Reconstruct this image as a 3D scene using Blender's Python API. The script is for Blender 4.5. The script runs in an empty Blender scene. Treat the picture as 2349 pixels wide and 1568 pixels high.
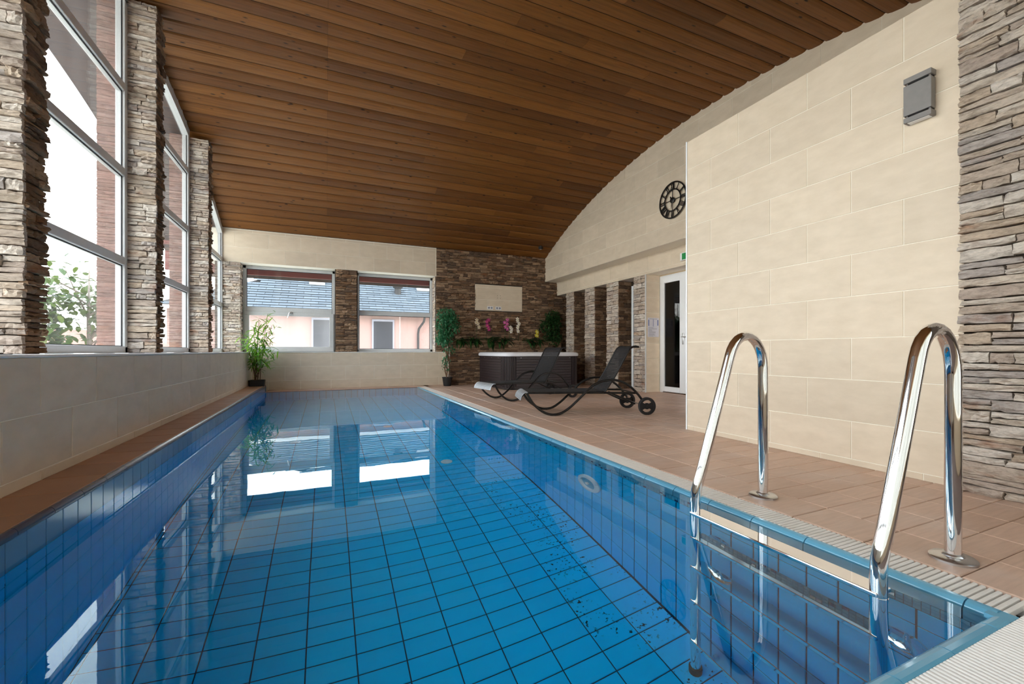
import bpy, bmesh, math, random
from mathutils import Vector, Matrix
R = random.Random(7)
S = bpy.context.scene
COL = S.collection
# ------------------------------------------------------------------ camera, world, exposure
F_PX, CX, VH, EYE = 976.0, 1174.5, 805.0, 0.806
YAW = math.atan((CX - 748.0) / F_PX)
cs, sn = math.cos(YAW), math.sin(YAW)
cam_d = bpy.data.cameras.new('camera')
cam = bpy.data.objects.new('camera', cam_d); COL.objects.link(cam)
cam_d.sensor_fit = 'HORIZONTAL'; cam_d.sensor_width = 36.0
cam_d.lens = 36.0 * F_PX / 2349.0
cam_d.shift_y = (VH - 784.0) / 2349.0
cam_d.clip_start = 0.03; cam_d.clip_end = 300
cam.location = (0, 0, EYE); cam.rotation_euler = (math.pi / 2, 0, -YAW)
S.camera = cam
SKY = 6.0
w = bpy.data.worlds.new('overcast_sky'); S.world = w; w.use_nodes = True
nt = w.node_tree; nt.nodes.clear()
o_ = nt.nodes.new('ShaderNodeOutputWorld'); b_ = nt.nodes.new('ShaderNodeBackground')
tc = nt.nodes.new('ShaderNodeTexCoord'); sx = nt.nodes.new('ShaderNodeSeparateXYZ'); rp = nt.nodes.new('ShaderNodeValToRGB')
rp.color_ramp.elements[0].position = 0.0; rp.color_ramp.elements[0].color = (1.0, .97, .90, 1)
rp.color_ramp.elements[1].position = 0.75; rp.color_ramp.elements[1].color = (.74, .86, 1.0, 1)
nt.links.new(tc.outputs['Generated'], sx.inputs[0]); nt.links.new(sx.outputs['Z'], rp.inputs[0])
nt.links.new(rp.outputs[0], b_.inputs['Color']); b_.inputs['Strength'].default_value = SKY
nt.links.new(b_.outputs[0], o_.inputs[0])
def area(name, loc, direction, sx_, sy_, power, col=(1, 1, 1)):
    l = bpy.data.lights.new(name, 'AREA'); l.shape = 'RECTANGLE'; l.size = sx_; l.size_y = sy_
    l.energy = power; l.color = col
    o = bpy.data.objects.new(name, l); COL.objects.link(o); o.location = loc
    o.rotation_euler = Vector(direction).to_track_quat('-Z', 'Y').to_euler()
    return o
S.view_settings.view_transform = 'Standard'; S.view_settings.look = 'None'
S.view_settings.exposure = 0.5; S.view_settings.gamma = 1.0; S.view_settings.use_curve_mapping = False
cy = S.cycles
cy.max_bounces = 10; cy.diffuse_bounces = 5; cy.glossy_bounces = 5; cy.transmission_bounces = 8; cy.transparent_max_bounces = 10
cy.caustics_refractive = True; cy.caustics_reflective = False; cy.blur_glossy = 0.3
cy.sample_clamp_indirect = 6.0

# ------------------------------------------------------------------ materials
def srgb(*c):
    return tuple(((x / 255) / 12.92 if x / 255 <= .04045 else ((x / 255 + .055) / 1.055) ** 2.4) for x in c) + (1.0,)
class N:
    def __init__(s, name):
        s.m = bpy.data.materials.new(name); s.m.use_nodes = True; s.t = s.m.node_tree
        s.t.nodes.clear()
        s.out = s.t.nodes.new('ShaderNodeOutputMaterial')
    def n(s, typ, **kw):
        q = s.t.nodes.new('ShaderNode' + typ)
        for k, v in kw.items():
            if k.startswith('i_'):
                q.inputs[k[2:].replace('_', ' ')].default_value = v
            else:
                setattr(q, k, v)
        return q
    def l(s, a, b): s.t.links.new(a, b)
    def bsdf(s, color=(.5, .5, .5, 1), rough=.5, metal=0.0, spec=.5):
        s.b = s.n('BsdfPrincipled'); s.b.inputs['Base Color'].default_value = color
        s.b.inputs['Roughness'].default_value = rough; s.b.inputs['Metallic'].default_value = metal
        s.b.inputs['Specular IOR Level'].default_value = spec
        s.l(s.b.outputs[0], s.out.inputs[0]); return s.b
    def coord(s, kind='Object', scale=(1, 1, 1)):
        if kind == 'World':
            g = s.n('NewGeometry'); src = g.outputs['Position']
        else:
            g = s.n('TexCoord'); src = g.outputs[kind]
        m = s.n('Mapping'); m.inputs['Scale'].default_value = scale
        s.l(src, m.inputs[0]); return m.outputs[0]
    def rnd(s):
        a = s.n('ObjectInfo'); g = s.n('NewGeometry')
        d = s.n('Math', operation='ADD'); s.l(a.outputs['Random'], d.inputs[0]); s.l(g.outputs['Random Per Island'], d.inputs[1])
        f = s.n('Math', operation='FRACT'); s.l(d.outputs[0], f.inputs[0]); return f.outputs[0]
    def noise(s, vec, scale=5, detail=3, rough=.5):
        q = s.n('TexNoise'); q.inputs['Scale'].default_value = scale; q.inputs['Detail'].default_value = detail
        q.inputs['Roughness'].default_value = rough; s.l(vec, q.inputs['Vector']); return q.outputs['Fac']
    def ramp(s, fac, stops, interp='LINEAR'):
        q = s.n('ValToRGB'); cr = q.color_ramp; cr.interpolation = interp
        while len(cr.elements) < len(stops): cr.elements.new(.5)
        for e, (p, c) in zip(cr.elements, stops): e.position = p; e.color = c if len(c) == 4 else tuple(c) + (1,)
        s.l(fac, q.inputs[0]); return q.outputs[0]
    def mix(s, a, b, fac, mode='MIX'):
        q = s.n('Mix', data_type='RGBA', blend_type=mode)
        for v, i in ((fac, 0), (a, 6), (b, 7)):
            if hasattr(v, 'is_output'): s.l(v, q.inputs[i])
            else: q.inputs[i].default_value = v
        return q.outputs[2]
    def bump(s, h, strength=.3, dist=.01):
        q = s.n('Bump'); q.inputs['Strength'].default_value = strength; q.inputs['Distance'].default_value = dist
        s.l(h, q.inputs['Height']); s.l(q.outputs[0], s.b.inputs['Normal'])
def plain(name, color, rough=.5, metal=0.0, spec=.5, nz=0.0, scale=30):
    k = N(name); k.bsdf(color, rough, metal, spec)
    f = k.noise(k.coord('World'), scale, 2)
    lo = tuple(c * (1 - nz) for c in color[:3]) + (1,); hi = tuple(min(1, c * (1 + nz)) for c in color[:3]) + (1,)
    k.l(k.ramp(f, [(.3, lo), (.7, hi)]), k.b.inputs['Base Color'])
    return k.m
def stone_mat(name, cols, gain=1.0):
    k = N(name); k.bsdf(rough=.85, spec=.25)
    r = k.rnd(); n = len(cols)
    c = k.ramp(r, [(i / n, tuple(x * gain for x in c[:3]) + (1,)) for i, c in enumerate(cols)], 'CONSTANT')
    v = k.coord('World', (9, 9, 34))
    f = k.noise(v, 1.3, 5, .65)
    c2 = k.mix(c, k.ramp(f, [(.28, (.45, .40, .36)), (.5, (1, 1, 1)), (.75, (1.25, 1.22, 1.2))]), .75, 'MULTIPLY')
    f2 = k.noise(k.coord('World', (4, 4, 10)), 1.0, 3)
    c3 = k.mix(c2, srgb(150, 92, 55), k.ramp(f2, [(.62, (0, 0, 0)), (.74, (.55, .55, .55))]))
    k.l(c3, k.b.inputs['Base Color'])
    f3 = k.noise(k.coord('World', (22, 22, 60)), 1.6, 6, .7)
    c4 = k.mix(c3, k.ramp(f3, [(.3, (.62, .58, .55)), (.5, (1, 1, 1)), (.72, (1.12, 1.1, 1.08))]), .8, 'MULTIPLY')
    k.l(c4, k.b.inputs['Base Color'])
    ad = k.n('Math', operation='MULTIPLY_ADD'); ad.inputs[1].default_value = .6; k.l(f3, ad.inputs[0]); k.l(f, ad.inputs[2])
    k.bump(ad.outputs[0], 1.0, .014); return k.m
M = {}
M['stone'] = stone_mat('ledgestone_grey_beige', [srgb(202, 188, 174), srgb(190, 174, 160), srgb(208, 196, 184), srgb(184, 168, 156), srgb(196, 178, 160), srgb(180, 170, 164), srgb(214, 204, 194)])
M['stone_brown'] = stone_mat('ledgestone_brown', [srgb(140, 114, 92), srgb(120, 96, 78), srgb(156, 128, 104), srgb(108, 88, 74), srgb(134, 104, 80), srgb(170, 142, 116)])  # browner, darker copy of the ledgestone, with shade put into its colour
M['stone_pink'] = stone_mat('outer_pier_stone', [srgb(140, 106, 96), srgb(130, 98, 88), srgb(148, 112, 102)])
M['mortar'] = plain('dark_mortar', srgb(70, 58, 48), .95, nz=.2)
def tile_mat(name, col, rough=.45, var=.05):
    k = N(name); k.bsdf(rough=rough, spec=.3)
    r = k.rnd()
    lo = tuple(c * (1 - var) for c in col[:3]); hi = tuple(min(1, c * (1 + var)) for c in col[:3])
    c = k.ramp(r, [(0, lo), (1, hi)])
    f = k.noise(k.coord('World', (2.5, 2.5, 6)), 2.0, 5, .6)
    c2 = k.mix(c, k.ramp(f, [(.3, (.93, .92, .90)), (.7, (1.04, 1.04, 1.04))]), 1.0, 'MULTIPLY')
    k.l(c2, k.b.inputs['Base Color']); k.bump(f, .15, .004); return k.m
M['cream'] = tile_mat('cream_wall_tile', srgb(219, 203, 182), .42)
M['grout'] = plain('pale_grout', srgb(246, 240, 226), .8)
M['cream_plain'] = plain('cream_plaster', srgb(226, 205, 172), .7, nz=.03, scale=4)
def deck_mat():
    k = N('terracotta_deck_tile'); k.bsdf(rough=.42, spec=.45)
    r = k.rnd()
    c = k.ramp(r, [(0, srgb(192, 160, 140)), (.35, srgb(200, 169, 149)), (.7, srgb(208, 176, 156)), (1, srgb(197, 167, 150))])
    f = k.noise(k.coord('World', (3, 30, 3)), 2.0, 4, .6)
    c2 = k.mix(c, k.ramp(f, [(.3, (.86, .83, .80)), (.7, (1.08, 1.07, 1.06))]), .8, 'MULTIPLY')
    g = k.noise(k.coord('World', (1, 1, 1)), 1.6, 4, .6)
    c3 = k.mix(c2, srgb(204, 186, 176), k.ramp(g, [(.5, (0, 0, 0)), (.72, (.55, .55, .55))]))
    k.l(c3, k.b.inputs['Base Color']); k.bump(f, .12, .004); return k.m
M['deck'] = deck_mat()
M['ledge'] = tile_mat('brown_ledge_tile', srgb(176, 134, 106), .5, .08)
M['deck_grout'] = plain('deck_grout', srgb(112, 92, 84), .85, nz=.15)
def pool_mat(name, a, b, rough=.18, spec=.5):
    k = N(name); k.bsdf(rough=rough, spec=spec)
    c = k.ramp(k.rnd(), [(0, a), (1, b)])
    f = k.noise(k.coord('World'), 1.2, 3)
    k.l(k.mix(c, k.ramp(f, [(.3, (.94, .95, .96)), (.7, (1.03, 1.03, 1.03))]), 1.0, 'MULTIPLY'), k.b.inputs['Base Color']); return k.m
M['pool'] = pool_mat('blue_pool_tile', srgb(6, 192, 250), srgb(14, 198, 252), .45, .06)
M['pool_stained'] = None
M['edge_blue'] = pool_mat('steel_blue_edge_tile', srgb(92, 134, 170), srgb(102, 142, 178), .12)
M['coping'] = pool_mat('grey_blue_coping_glaze', srgb(96, 160, 190), srgb(106, 170, 198))
M['pool_grout'] = plain('dark_pool_grout', srgb(16, 58, 84), .9)
M['navy'] = pool_mat('navy_edge_glaze', srgb(52, 58, 84), srgb(60, 66, 94), .22)
M['mosaic'] = pool_mat('mosaic_blue', srgb(62, 150, 190), srgb(80, 165, 200), .4, .08)
M['mosaic_dark'] = pool_mat('mosaic_dark_blue', srgb(40, 52, 98), srgb(54, 64, 112))
M['slat'] = plain('white_grating_plastic', srgb(230, 225, 220), .45, nz=.02)
M['gutter'] = plain('gutter_shadow_concrete', srgb(60, 58, 60), .9)  # one even dark grey for the channels under the slats
def wood_mat():
    k = N('stained_spruce_plank'); k.bsdf(rough=.55, spec=.3)
    r = k.rnd()
    c = k.ramp(r, [(0, srgb(116, 72, 30)), (.3, srgb(127, 80, 35)), (.6, srgb(135, 86, 38)), (.8, srgb(102, 62, 28)), (1, srgb(121, 75, 32))])
    g = k.noise(k.coord('World', (1.2, 26, 26)), 1.6, 5, .6)
    c2 = k.mix(c, k.ramp(g, [(.25, (.62, .56, .50)), (.55, (1, 1, 1)), (.8, (1.15, 1.12, 1.1))]), .85, 'MULTIPLY')
    vo = k.n('TexVoronoi'); vo.inputs['Scale'].default_value = 1.0; k.l(k.coord('World', (3.4, 10, 6)), vo.inputs['Vector'])
    kn = k.ramp(vo.outputs['Distance'], [(.06, (1, 1, 1)), (.13, (0, 0, 0))])
    c3 = k.mix(c2, srgb(44, 24, 12), kn)
    k.l(c3, k.b.inputs['Base Color']); k.bump(g, .12, .003); return k.m
M['wood'] = wood_mat()
M['wood_groove'] = plain('plank_gap', srgb(34, 20, 10), .9)
M['chrome'] = plain('polished_steel', (.86, .86, .87, 1), .05, 1.0)
M['steel'] = plain('brushed_steel', (.62, .62, .63, 1), .28, 1.0)
M['frame'] = plain('grey_window_frame', srgb(206, 207, 208), .4, nz=.02)
M['gasket'] = plain('black_rubber_gasket', srgb(30, 30, 34), .6)
M['white'] = plain('white_paint', srgb(236, 238, 242), .35)
M['sill'] = plain('white_marble_sill', srgb(238, 236, 234), .3, nz=.03, scale=6)
M['black'] = plain('black_powder_coat', srgb(14, 13, 14), .35)
M['sling'] = plain('charcoal_sling_fabric', srgb(24, 22, 25), .7, nz=.1)
M['silver'] = plain('silver_mesh_fabric', srgb(190, 196, 204), .35, .3)
M['rubber'] = plain('black_rubber', srgb(24, 22, 24), .7)
M['tub'] = plain('dark_brown_tub_panel', srgb(46, 34, 36), .45, nz=.05)
M['acrylic'] = plain('white_acrylic_rim', srgb(226, 226, 232), .22, nz=.02, scale=5)
M['leaf_bamboo'] = N('bamboo_leaf').m
M['lampgrey'] = plain('grey_lamp_enamel', srgb(128, 124, 122), .5, nz=.04)
M['lampdark'] = plain('dark_lamp_gap', srgb(34, 32, 32), .6)
M['overhang'] = plain('dark_brown_eave_board', srgb(52, 34, 32), .6, nz=.12, scale=8)
M['redwood'] = plain('red_brown_eave_board', srgb(112, 40, 34), .6, nz=.1, scale=8)
M['pink'] = plain('salmon_render', srgb(160, 128, 120), .9, nz=.03, scale=3)
M['slate'] = None
def leafm(name, a, b, c):
    k = N(name); k.bsdf(rough=.4, spec=.4)
    k.l(k.ramp(k.rnd(), [(0, a), (.5, b), (1, c)]), k.b.inputs['Base Color'])
    tr = k.n('BsdfTranslucent'); k.l(k.ramp(k.rnd(), [(0, b), (1, c)]), tr.inputs[0])
    mx = k.n('MixShader'); mx.inputs[0].default_value = .3
    k.l(k.b.outputs[0], mx.inputs[1]); k.l(tr.outputs[0], mx.inputs[2]); k.l(mx.outputs[0], k.out.inputs[0]); return k.m
M['leaf_bamboo'] = leafm('bamboo_leaf_green', srgb(48, 100, 26), srgb(92, 150, 38), srgb(150, 192, 66))
M['leaf_ficus'] = leafm('ficus_leaf_green', srgb(28, 84, 52), srgb(52, 120, 76), srgb(96, 160, 120))
M['leaf_dark'] = leafm('dark_fern_green', srgb(24, 50, 24), srgb(36, 72, 34), srgb(60, 104, 50))
M['leaf_tree'] = leafm('spring_tree_green', srgb(44, 66, 20), srgb(66, 88, 28), srgb(86, 102, 36))
M['stem'] = plain('brown_stem', srgb(104, 74, 50), .7, nz=.2)
M['bark'] = plain('grey_bark', srgb(120, 108, 98), .9, nz=.2)
M['pot'] = plain('black_plastic_pot', srgb(26, 25, 27), .45)
M['soil'] = plain('dark_soil', srgb(40, 30, 24), .95, nz=.3)
M['petal_magenta'] = plain('magenta_petal', srgb(176, 30, 120), .5, nz=.15)
M['petal_pink'] = plain('pink_petal', srgb(196, 86, 156), .5, nz=.2)
M['petal_white'] = plain('white_petal', srgb(232, 224, 214), .5)
M['petal_cream'] = plain('cream_petal', srgb(216, 198, 176), .5, nz=.1)
M['petal_yellow'] = plain('yellow_petal', srgb(206, 190, 48), .5, nz=.1)
M['green_sign'] = plain('green_sign_face', srgb(20, 140, 72), .4)
M['paper'] = plain('printed_paper', srgb(214, 212, 222), .6, nz=.03)
M['ink_blue'] = plain('blue_print', srgb(104, 118, 170), .6)
M['ink_grey'] = plain('grey_print', srgb(140, 140, 152), .6)
M['ground'] = plain('outside_paving', srgb(196, 188, 174), .9, nz=.15, scale=2)
M['red_roof'] = plain('red_clay_roof', srgb(136, 92, 76), .8, nz=.18, scale=3)
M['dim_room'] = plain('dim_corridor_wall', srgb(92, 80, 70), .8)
def slate_mat():
    k = N('grey_slate_shingle'); k.bsdf(rough=.8, spec=.12)
    k.l(k.ramp(k.rnd(), [(0, srgb(76, 83, 89)), (.5, srgb(85, 92, 98)), (1, srgb(92, 99, 105))]), k.b.inputs['Base Color']); return k.m
M['slate'] = slate_mat()
def stain_tile():
    k = N('blue_pool_tile_with_dark_specks'); k.bsdf(rough=.45, spec=.06)
    c = k.ramp(k.rnd(), [(0, srgb(6, 192, 250)), (1, srgb(14, 198, 252))])
    f = k.noise(k.coord('World'), 42, 3, .6); g = k.noise(k.coord('World'), 3.2, 2)
    m = k.n('Math', operation='MULTIPLY'); k.l(k.ramp(f, [(.60, (0, 0, 0)), (.64, (1, 1, 1))]), m.inputs[0]); k.l(k.ramp(g, [(.48, (0, 0, 0)), (.56, (1, 1, 1))]), m.inputs[1])
    k.l(k.mix(c, srgb(22, 50, 66), m.outputs[0]), k.b.inputs['Base Color']); return k.m
M['pool_stained'] = stain_tile()
def glass_mat(name, haze=.05, tint=(.96, .98, .98, 1), haze_col=(.9, .9, .92, 1)):
    k = N(name); t = k.n('BsdfTransparent'); t.inputs[0].default_value = tint
    g = k.n('BsdfGlossy'); g.inputs['Roughness'].default_value = .02
    lw = k.n('LayerWeight'); lw.inputs[0].default_value = .5
    pw = k.n('Math', operation='POWER'); pw.inputs[1].default_value = 5.0; k.l(lw.outputs['Facing'], pw.inputs[0])
    fr = k.n('Math', operation='MULTIPLY_ADD'); fr.inputs[1].default_value = .95; fr.inputs[2].default_value = .04; k.l(pw.outputs[0], fr.inputs[0])
    m1 = k.n('MixShader'); k.l(fr.outputs[0], m1.inputs[0]); k.l(t.outputs[0], m1.inputs[1]); k.l(g.outputs[0], m1.inputs[2])
    d = k.n('BsdfTranslucent'); d.inputs[0].default_value = haze_col
    f = k.noise(k.coord('World', (2.5, 2.5, .9)), 1.2, 4)
    m2 = k.n('MixShader'); k.l(k.ramp(f, [(.3, (haze * .5,) * 3), (.7, (haze * 1.3,) * 3)]), m2.inputs[0])
    k.l(m1.outputs[0], m2.inputs[1]); k.l(d.outputs[0], m2.inputs[2]); k.l(m2.outputs[0], k.out.inputs[0]); return k.m
M['glass'] = glass_mat('window_glass', .012)
M['glass_hazy'] = glass_mat('misted_window_glass', .05)
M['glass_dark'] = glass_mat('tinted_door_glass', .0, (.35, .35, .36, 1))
def blind_mat():  # translucent sheet for the added rear windows, passing soft daylight
    k = N('white_roller_blind'); t = k.n('BsdfTranslucent'); t.inputs[0].default_value = (.62, .61, .58, 1)
    d = k.n('BsdfDiffuse'); d.inputs[0].default_value = (.7, .69, .66, 1); m = k.n('MixShader'); m.inputs[0].default_value = .25
    k.l(t.outputs[0], m.inputs[1]); k.l(d.outputs[0], m.inputs[2]); k.l(m.outputs[0], k.out.inputs[0]); return k.m
M['blind'] = blind_mat()
def water_mat():
    k = N('pool_water'); g = k.n('BsdfGlass'); g.inputs['IOR'].default_value = 1.333; g.inputs['Roughness'].default_value = 0.0
    g.inputs['Color'].default_value = (.90, 1.0, 1.0, 1)
    bp = k.n('Bump'); bp.inputs['Strength'].default_value = .05; bp.inputs['Distance'].default_value = .01
    f = k.noise(k.coord('World', (1, .6, 1)), 3.0, 2); k.l(f, bp.inputs['Height']); k.l(bp.outputs[0], g.inputs['Normal'])
    k.l(g.outputs[0], k.out.inputs[0]); return k.m
M['water'] = water_mat()

# ------------------------------------------------------------------ geometry helpers
def link(o, parent=None):
    COL.objects.link(o)
    if parent is not None: o.parent = parent
    return o
def tag(o, label, cat=None, group=None, kind=None):
    if label: o['label'] = label
    if cat: o['category'] = cat
    if group: o['group'] = group
    if kind: o['kind'] = kind
    return o
def root(name, loc, label, cat, group=None, rot=0.0, kind=None):
    o = bpy.data.objects.new(name, None); o.empty_display_size = .1; COL.objects.link(o)
    o.location = loc; o.rotation_euler = (0, 0, rot)
    return tag(o, label, cat, group, kind)
class MB:
    def __init__(s): s.v = []; s.f = []; s.mi = []
    def add(s, vs, fs, mi=0):
        b = len(s.v); s.v += [tuple(q) for q in vs]
        for f in fs: s.f.append(tuple(i + b for i in f)); s.mi.append(mi)
        return s
    def box(s, x0, x1, y0, y1, z0, z1, mi=0, M_=None):
        vs = [(x, y, z) for x in (x0, x1) for y in (y0, y1) for z in (z0, z1)]
        if M_ is not None: vs = [M_ @ Vector(q) for q in vs]
        return s.add(vs, [(0, 1, 3, 2), (4, 6, 7, 5), (0, 4, 5, 1), (2, 3, 7, 6), (0, 2, 6, 4), (1, 5, 7, 3)], mi)
    def bbox(s, x0, x1, y0, y1, z0, z1, c=.01, M_=None, mi=0):
        bm = bmesh.new(); bmesh.ops.create_cube(bm, size=1)
        for q in bm.verts: q.co = Vector(((x0 + x1) / 2 + q.co.x * (x1 - x0), (y0 + y1) / 2 + q.co.y * (y1 - y0), (z0 + z1) / 2 + q.co.z * (z1 - z0)))
        bmesh.ops.bevel(bm, geom=list(bm.edges), offset=c, segments=2, affect='EDGES', profile=.5)
        bm.verts.index_update(); vs = [q.co.copy() for q in bm.verts]; fs = [tuple(q.index for q in f.verts) for f in bm.faces]; bm.free()
        if M_ is not None: vs = [M_ @ q for q in vs]
        return s.add(vs, fs, mi)
    def tube(s, pts, r, n=12, mi=0, cap=True, closed=False):
        pts = [Vector(p) for p in pts]; m = len(pts); rs = r if isinstance(r, (list, tuple)) else [r] * m
        tang = []
        for i in range(m):
            a = pts[(i - 1) % m] if (closed or i > 0) else pts[i]; b = pts[(i + 1) % m] if (closed or i < m - 1) else pts[i]
            tang.append((b - a).normalized())
        up = Vector((0, 0, 1)) if abs(tang[0].z) < .9 else Vector((1, 0, 0))
        nrm = (up - tang[0] * up.dot(tang[0])).normalized(); vs = []
        for i in range(m):
            nrm = (nrm - tang[i] * nrm.dot(tang[i])).normalized(); bi = tang[i].cross(nrm)
            for k in range(n):
                a = 2 * math.pi * k / n; vs.append(pts[i] + (nrm * math.cos(a) + bi * math.sin(a)) * rs[i])
        fs = []
        for i in range(m if closed else m - 1):
            j = (i + 1) % m
            for k in range(n): fs.append((i * n + k, i * n + (k + 1) % n, j * n + (k + 1) % n, j * n + k))
        if cap and not closed: fs += [tuple(reversed(range(n))), tuple(range((m - 1) * n, m * n))]
        return s.add(vs, fs, mi)
    def lathe(s, prof, n=24, M_=None, mi=0):
        vs = []; fs = []; m = len(prof)
        for (r, z) in prof:
            for k in range(n): a = 2 * math.pi * k / n; vs.append(Vector((r * math.cos(a), r * math.sin(a), z)))
        for i in range(m - 1):
            for k in range(n): fs.append((i * n + k, i * n + (k + 1) % n, (i + 1) * n + (k + 1) % n, (i + 1) * n + k))
        closed = prof[0] == prof[-1]
        if prof[0][0] > 1e-6 and not closed: fs.append(tuple(reversed(range(n))))
        if prof[-1][0] > 1e-6 and not closed: fs.append(tuple(range((m - 1) * n, m * n)))
        if M_ is not None: vs = [M_ @ q for q in vs]
        return s.add(vs, fs, mi)
    def prism(s, poly, frame, d0, d1, mi=0):
        """poly in (s,t); frame=(o,sv,tv,nv); extruded along n from d0 to d1 (d1 outward)"""
        o, a, b, n = frame; m = len(poly)
        vs = [o + a * p + b * q + n * d0 for p, q in poly] + [o + a * p + b * q + n * d1 for p, q in poly]
        fs = [tuple(range(m, 2 * m)), tuple(reversed(range(m)))] + [(i, (i + 1) % m, m + (i + 1) % m, m + i) for i in range(m)]
        return s.add(vs, fs, mi)
    def build(s, name, mats, parent=None, smooth=False, angle=None):
        me = bpy.data.meshes.new(name); me.from_pydata([tuple(v) for v in s.v], [], s.f)
        for m_ in (mats if isinstance(mats, (list, tuple)) else [mats]): me.materials.append(m_)
        me.polygons.foreach_set('material_index', s.mi)
        if smooth:
            me.polygons.foreach_set('use_smooth', [True] * len(s.f))
            if angle: me.set_sharp_from_angle(angle=math.radians(angle))
        me.update(); return link(bpy.data.objects.new(name, me), parent)
X_, Y_, Z_ = Vector((1, 0, 0)), Vector((0, 1, 0)), Vector((0, 0, 1))
def fr_my(y, x0=0, z0=0): return (Vector((x0, y, z0)), X_, Z_, -Y_)       # faces -Y: s=x
def fr_px(x): return (Vector((x, 0, 0)), Y_, Z_, X_)                     # faces +X: s=y
def fr_mx(x): return (Vector((x, 0, 0)), -Y_, Z_, -X_)                   # faces -X: s=-y
def fr_up(z): return (Vector((0, 0, z)), X_, Y_, Z_)
MESH = {}
def mesh_of(key, vs, fs, mat, smooth=False):
    if key not in MESH:
        me = bpy.data.meshes.new(key[0]); me.from_pydata([tuple(v) for v in vs], [], fs); me.materials.append(mat)
        if smooth: me.polygons.foreach_set('use_smooth', [True] * len(fs))
        me.update(); MESH[key] = (me, [Vector(v) for v in vs], fs, mat)
    return MESH[key]
def tile_mesh(wd, ht, d, mat, c=None):
    c = min(.003, d * .45) if c is None else c
    key = ('tile', round(wd, 4), round(ht, 4), round(d, 4), mat.name)
    if key in MESH: return MESH[key]
    vs = []
    for (i, z) in ((0, 0), (0, d - c), (c, d)): vs += [(i, i, z), (wd - i, i, z), (wd - i, ht - i, z), (i, ht - i, z)]
    fs = [(8, 9, 10, 11)]
    for k in range(2):
        for j in range(4): fs.append((k * 4 + j, k * 4 + (j + 1) % 4, k * 4 + 4 + (j + 1) % 4, k * 4 + 4 + j))
    return mesh_of(key, vs, fs, mat)
def plank_mesh(ln, wd, mat):
    key = ('plank', round(ln, 3), round(wd, 4))
    if key in MESH: return MESH[key]
    prof = [(0, -.004), (.0, .001), (.020, .016), (.06, .0225), (wd - .05, .0225), (wd - .016, .015), (wd, .001), (wd, -.004)]
    vs = [(q, p[0], p[1]) for q in (0, ln) for p in prof]; n = len(prof)
    fs = [(i, n + i, n + (i + 1) % n, (i + 1) % n) for i in range(n)] + [tuple(range(n)), tuple(reversed(range(n, 2 * n)))]
    fs = [tuple(reversed(f)) for f in fs]
    return mesh_of(key, vs, fs, mat)
def pix(p):
    x, y, z = p; D = x * sn + y * cs
    if D < .05: return None
    return CX + F_PX * (x * cs - y * sn) / D, VH - F_PX * (z - EYE) / D, D
def put(parent, name, specs, limit=300, margin=.16, keep=False):
    """specs: (meshrec, Matrix, area). Biggest in view become parts, the rest one stuff part per material."""
    lst = []
    for rec, mt, ar in specs:
        vs = rec[1]; c = mt @ (sum(vs, Vector()) / len(vs)); q = pix(c)
        inside = q and -margin * 2349 < q[0] < 2349 * (1 + margin) and -margin * 1568 < q[1] < 1568 * (1 + margin)
        seen = q and -20 < q[0] < 2369 and -20 < q[1] < 1588
        if not inside and not keep: continue
        lst.append((ar / q[2] ** 2 if seen else -1, rec, mt))
    lst.sort(key=lambda e: -e[0])
    rest = {}
    for i, (wt, rec, mt) in enumerate(lst):
        if i < limit and wt > 0:
            o = bpy.data.objects.new(name, rec[0]); COL.objects.link(o); o.parent = parent
            o.matrix_local = Matrix.Translation(-parent.location) @ mt
        else:
            mb = rest.setdefault(rec[3].name, (MB(), rec[3]))[0]
            mb.add([mt @ v for v in rec[1]], rec[2])
    for mn, (mb, mat) in rest.items():
        o = mb.build(name + '_field', mat, parent); o['kind'] = 'stuff'
        o.matrix_local = Matrix.Translation(-parent.location)
def frame_mat(fr, s, t, d=0.0):
    o, a, b, n = fr; p = o + a * s + b * t + n * d
    return Matrix(((a.x, b.x, n.x, p.x), (a.y, b.y, n.y, p.y), (a.z, b.z, n.z, p.z), (0, 0, 0, 1)))
def tiles(fr, s0, s1, rows, pitch, mat, d=.0035, gap=.005, clip=None):
    """rows: (t0, t1, joint phase). clip(sworld-s)->max t"""
    out = []
    for t0, t1, ph in rows:
        k = math.floor((s0 - ph) / pitch)
        while ph + k * pitch < s1 - 1e-4:
            a = max(s0, ph + k * pitch); b = min(s1, ph + (k + 1) * pitch); k += 1
            if b - a < .012: continue
            if clip is None or min(clip(a), clip(b)) >= t1:
                rec = tile_mesh(b - a - gap, t1 - t0 - gap, d, mat)
                out.append((rec, frame_mat(fr, a + gap / 2, t0 + gap / 2), (b - a) * (t1 - t0)))
            else:
                ss = [a + gap / 2 + (b - a - gap) * i / 6 for i in range(7)]
                tops = [min(t1 - gap / 2, clip(q)) for q in ss]
                if max(tops) < t0 + .02: continue
                poly = [(ss[0], t0 + gap / 2), (ss[-1], t0 + gap / 2)] + [(q, max(tt, t0 + gap)) for q, tt in reversed(list(zip(ss, tops)))]
                mb = MB(); mb.prism(poly, fr, 0, d)
                key = ('tile', 'cut', len(MESH)); rec = mesh_of(key, mb.v, mb.f, mat)
                out.append((rec, Matrix.Identity(4), (b - a) * (max(tops) - t0)))
    return out
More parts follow.
